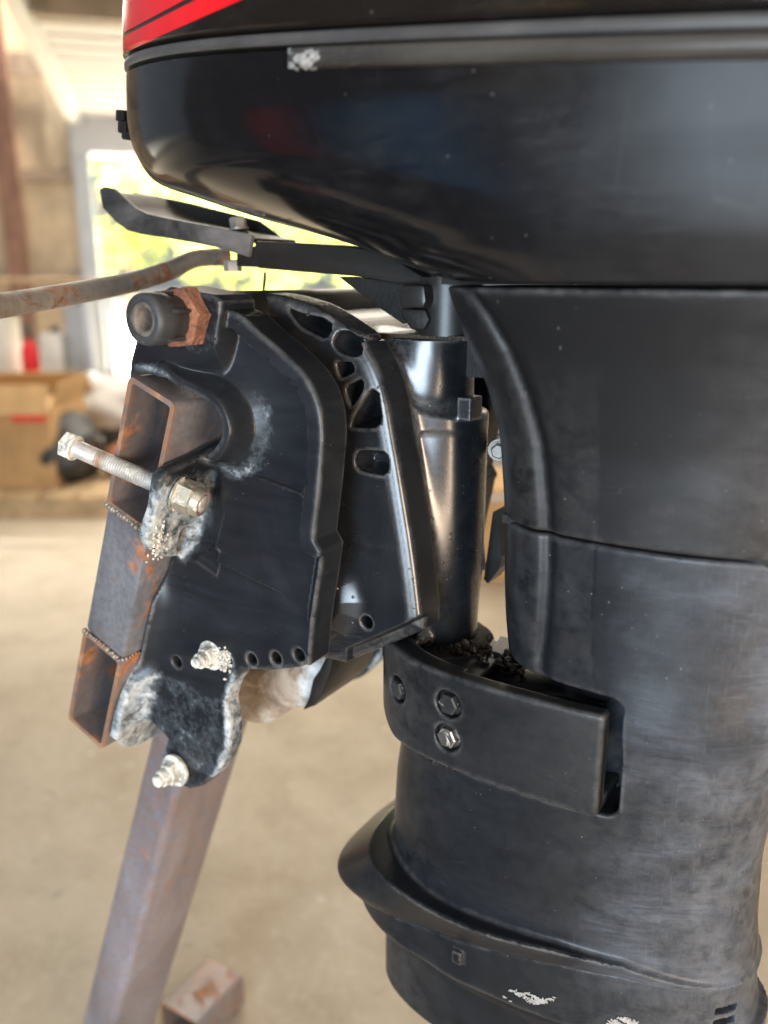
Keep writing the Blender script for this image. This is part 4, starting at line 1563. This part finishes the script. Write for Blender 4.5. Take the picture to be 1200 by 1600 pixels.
cap = g.build('tilt_tube_cap', M['rubber'], motor, ang=50)
g = MB()
g.lathe(c0 + AX * .011, AX, [(.0115, .0302), (.0108, .0306), (.0085, .0302), (.0076, .029), (.0070, .004), (.0001, .003)], 40, closed=False)
g.build('cap_bore', M['bore'], cap, ang=60)
for k in range(5):
    a = .3 + k * 2 * math.pi / 5
    u = Vector((math.cos(a), 0, math.sin(a)))
    MB().box(c0 + AX * .022 + u * .0160, (.004, .016, .0026), Matrix.Rotation(-a, 3, 'Y'), .0006).build('cap_rib', M['rubber'], cap)

TN = (0.0713,-0.1337)
EARC = (0.1140,-0.1601)


def crumbs(name, mat, centres, lo, hi, parent):
    bm = bmesh.new()
    bmesh.ops.create_icosphere(bm, subdivisions=2, radius=1)
    base = [v.co.copy() for v in bm.verts]
    bm.verts.index_update()
    tri = [[v.index for v in f.verts] for f in bm.faces]
    bm.free()
    mb_ = MB()
    for c_ in centres:
        sc = rng.uniform(lo, hi, 3)
        k_ = rng.normal(0, 2.5, (3, 3))
        ph = rng.uniform(0, 6.28, 3)
        vs = []
        for v in base:
            d = 1 + .25 * sum(math.sin(Vector(k_[i]).dot(v) + ph[i]) for i in range(3)) / 1.5
            vs.append(Vector(c_) + Vector((v.x * sc[0], v.y * sc[1] * .6, v.z * sc[2])) * d)
        mb_.add(vs, tri)
    return mb_.build(name, mat, parent, ang=80)


crumbs('rusty_grease', M['gunk'], RG, .0008, .0042, motor)
# ---- mounting bolt through the upper ear, with its nut
nb = from_transom(TN[0], .0120, -.1495)
hd = nb + Vector((-.0850, -.0250, .0300))
ax = (hd - nb).normalized()
L = (hd - nb).length
b = MB()
pf = [(.0060, -.022)]
d = -.021
while d < L - .022:
    pf += [(.0071, d), (.0071, d + .0005), (.0061, d + .0012), (.0061, d + .0016)]
    d += .0021
pf += [(.0069, d), (.0069, L)]
b.lathe(nb, ax, pf, 28)
attr_ = [math.exp(-((Vector(v) - nb).dot(ax) - (L - .025)) ** 2 / .000012) + .6 * math.exp(-((Vector(v) - nb).dot(ax) - (L - .075)) ** 2 / .000004) for v in b.v]
bolt = b.build('mounting_bolt', M['zinc_thread'], motor, ang=60, attrs={'wear': attr_})
b = MB()
b.lathe(hd - ax * .001, ax, [(.0100, 0), (.0104, .0012), (.0100, .002)], 32)
b.hexa(hd + ax * .001, ax, .0188, .0092, .0016, .15)
b.build('bolt_head', M['zinc_white'], bolt, ang=25)
b = MB()
b.lathe(nb, -ax, [(.0145, 0), (.0145, .0012)], 36)
b.hexa(nb - ax * .0012, -ax, .0235, .0135, .0014, .35)
b.lathe(nb - ax * .0147, -ax, [(.0115, 0), (.0113, .0038), (.0104, .0062), (.0096, .0068), (.0084, .0066), (.0079, .0050)], 40, closed=False)
nt = b.build('lock_nut', M['zinc'], bolt, ang=28)
b = MB()
b.lathe(nb - ax * .0147, -ax, [(.0084, .0063), (.0077, .0056), (.0070, .001), (.0066, -.002)], 32, closed=False)
b.build('nylon_ring', M['nylon'], nt)


def lateral_bolt(name, p, s=1.0, crust=True):
    p = Vector(p)
    b_ = MB()
    b_.lathe(p, AX, [(.0125 * s, -.002), (.0130 * s, 0), (.0130 * s, .0016), (.0120 * s, .0022)], 36)
    b_.hexa(p + AX * .002, AX, .0155 * s, .0085 * s, .0016, .4)
    b_.lathe(p + AX * .0105 * s, AX, [(.0068 * s, 0), (.0066 * s, .004 * s), (.0058 * s, .0052 * s)], 28)
    b_.lathe(p + AX * .0150 * s, AX, [(.0046 * s, 0), (.0046 * s, .004 * s), (.0036 * s, .005 * s)], 24)
    return b_.build(name, M['zinc_white'], motor, ang=30)


lateral_bolt('tilt_pin_nut', (-0.1410,-0.1290,0.9487))
lateral_bolt('lower_bolt_nut', (-0.1890,-0.1350,0.8265), 1.15)
# crust flakes by the tilt pin and on the lower ear
crumbs('salt_crust', M['chalk'], [np.array((-0.1247,-0.1310,0.9492)) + rng.normal(0, 1, 3) * np.array([.0042, .0007, .006]) for k in range(80)], .0005, .0019, motor)
crumbs('salt_crust', M['chalk'], [np.array(from_transom(EARC[0] + rng.normal(0, .007), .0120, EARC[1] + rng.normal(0, .004))) for k in range(90)], .0005, .0020, motor)

# ---- corroded trim casting seen below the bracket
TC = [(-0.2207,0.8755),(-0.2030,0.8872),(-0.0794,0.9328),(-0.0840,0.9144),(-0.0946,0.8881),(-0.1053,0.8714),(-0.1212,0.8626),(-0.1406,0.8540),(-0.1570,0.8394),(-0.1757,0.8217),(-0.2004,0.8008),(-0.2266,0.7736),(-0.2475,0.7587)]


def f_trim(P_):
    x, y, z = P_.T
    d = poly2(x, z, TC)
    return smax(d, np.abs(y - .0) - .045, .018)


cast_part('trim_casting', f_trim, (-.22, -.06, .83), (.06, .06, 1.0), .003, M['alu'], motor)
g = MB()
g.prism([(-0.0750,0.9360),(-0.0789,0.9167),(-0.0886,0.8921),(-0.0983,0.8772),(-0.1133,0.8674),(-0.1046,0.8842),(-0.0997,0.9034),(-0.0923,0.9142),(-0.0856,0.9271)], -.05, .03)
g.build('trim_end_cap', M['black'], motor, bevel=.003)

# ------------------------------------------------------------------ steering rod
rod = MB()
rp = spline([(-0.2759,0.0570,1.2668), (-0.2822,0.0405,1.2666), (-0.2823,0.0147,1.2638), (-0.2765,-0.0223,1.2532), (-0.2724,-0.0726,1.2434), (-0.2641,-0.1446,1.2347), (-0.2486,-0.2110,1.2286), (-0.2391,-0.2687,1.2230)], 60)
rr = list(np.interp(np.arange(60), [0, 6, 14, 30, 59], [.0085, .0082, .0085, .0088, .0090]))
rod.tube(rp, rr, 24)
props(rod.build('steering_rod', M['rod']), 'rusty bent steel rod bolted under the forked steering arm', 'steering rod')

# ------------------------------------------------------------------ engine stand of square steel tube
stand = thing('engine_stand', from_transom(.9, -.03, -.1), 'rusty welded engine stand of square steel tube holding the clamp bracket', 'engine stand')


def sq_tube(name, p0, p1, up, w, h, wall_, mat, open0=True, rad=.005, wear=True):
    """hollow rectangular tube from p0 to p1; 'up' spans h, the other way w"""
    p0, p1 = Vector(p0), Vector(p1)
    d = (p1 - p0).normalized()
    u = (Vector(up) - d * Vector(up).dot(d)).normalized()
    s = d.cross(u)

    def rect(a, b, r):
        o = []
        for cx, cz, a0 in ((1, 1, 0), (-1, 1, 90), (-1, -1, 180), (1, -1, 270)):
            for k in range(5):
                an = R(a0 + 22.5 * k)
                o.append((cx * (a - r) + math.cos(an) * r, cz * (b - r) + math.sin(an) * r))
        return o
    outer = rect(w / 2, h / 2, rad)
    inner = rect(w / 2 - wall_, h / 2 - wall_, max(.001, rad - wall_ * .5))
    n = len(outer)
    vs = []
    wr = []
    L_ = (p1 - p0).length
    for dist, rg_, wv in ((L_, outer, .5), (.004, outer, .15), (0, outer, 1.0), (0, inner, 1.0), (.003, inner, .2), (L_, inner, 0)):
        for a, b in rg_:
            vs.append(p0 + d * dist + s * a + u * b)
            wr.append(wv)
    fs = []
    for j in range(5):
        for k in range(n):
            k2 = (k + 1) % n
            fs.append([j * n + k, j * n + k2, (j + 1) * n + k2, (j + 1) * n + k])
    fs.append(list(range(5 * n, 6 * n)))
    fs.append(list(range(n)))
    mb_ = MB()
    mb_.add(vs, fs)
    return mb_.build(name, mat, stand, ang=30, attrs={'wear': wr})


UPT = Vector((.357, 0, .934))
YE, YF = -.160, .22
W_, = (.0500,)


def stand_c(s0, s1):
    return (s0 + s1) / 2


S_TOP, S_A, S_B, S_END = .0, .113, .2415, .347
for s0, s1 in ((S_TOP, S_A), (S_B, S_END)):
    sm_ = (s0 + s1) / 2
    sq_tube('cross_tube', from_transom(sm_, -.025, YE), from_transom(sm_, -.025, YF), UPT, .050, s1 - s0 - .0006, .0042, M['stand'])
sp = MB()
rot = Matrix(((.934, 0, .357), (0, 1, 0), (-.357, 0, .934)))
sp.box(from_transom((S_A + S_B) / 2, -.025, YE + .0255), (.0496, .050, S_B - S_A), rot, .0045)
sp.build('spacer_tube', M['stand'], stand)


def weld(p0, p1, r, n):
    mb_ = MB()
    p0, p1 = Vector(p0), Vector(p1)
    for k in range(n):
        c_ = p0.lerp(p1, (k + .5) / n) + Vector(rng.normal(0, .0004, 3))
        rr_ = r
        r = r * rng.uniform(.75, 1.35)
        mb_.lathe(c_ - (p1 - p0).normalized() * r * .7, p1 - p0, [(r * .3, 0), (r * .8, r * .3), (r, r * .7), (r * .8, r * 1.1), (r * .3, r * 1.4)], 10)
        r = rr_
    return mb_.build('weld_bead', M['weld'], stand, ang=80)


weld(from_transom(S_A, -.050, YE), from_transom(S_A, -.001, YE), .0028, 16)
weld(from_transom(S_B, -.050, YE), from_transom(S_B, -.001, YE), .0022, 16)
weld(from_transom(S_B, -.0005, YE), from_transom(S_B, -.0005, YE + .05), .0018, 14)
sq_tube('leg_tube', from_transom(1.28, -.030, .022), from_transom(.335, -.030, .022), (0, 1, 0), .056, .106, .004, M['stand_leg'], rad=.010)
f0, f1 = Vector((-0.5692,0.1636,0.0340)), Vector((-0.5742,0.2766,0.0340))
sq_tube('foot_tube', f0, f1, (0, 0, 1), .085, .064, .004, M['stand'], rad=.006)
#EXTRA#
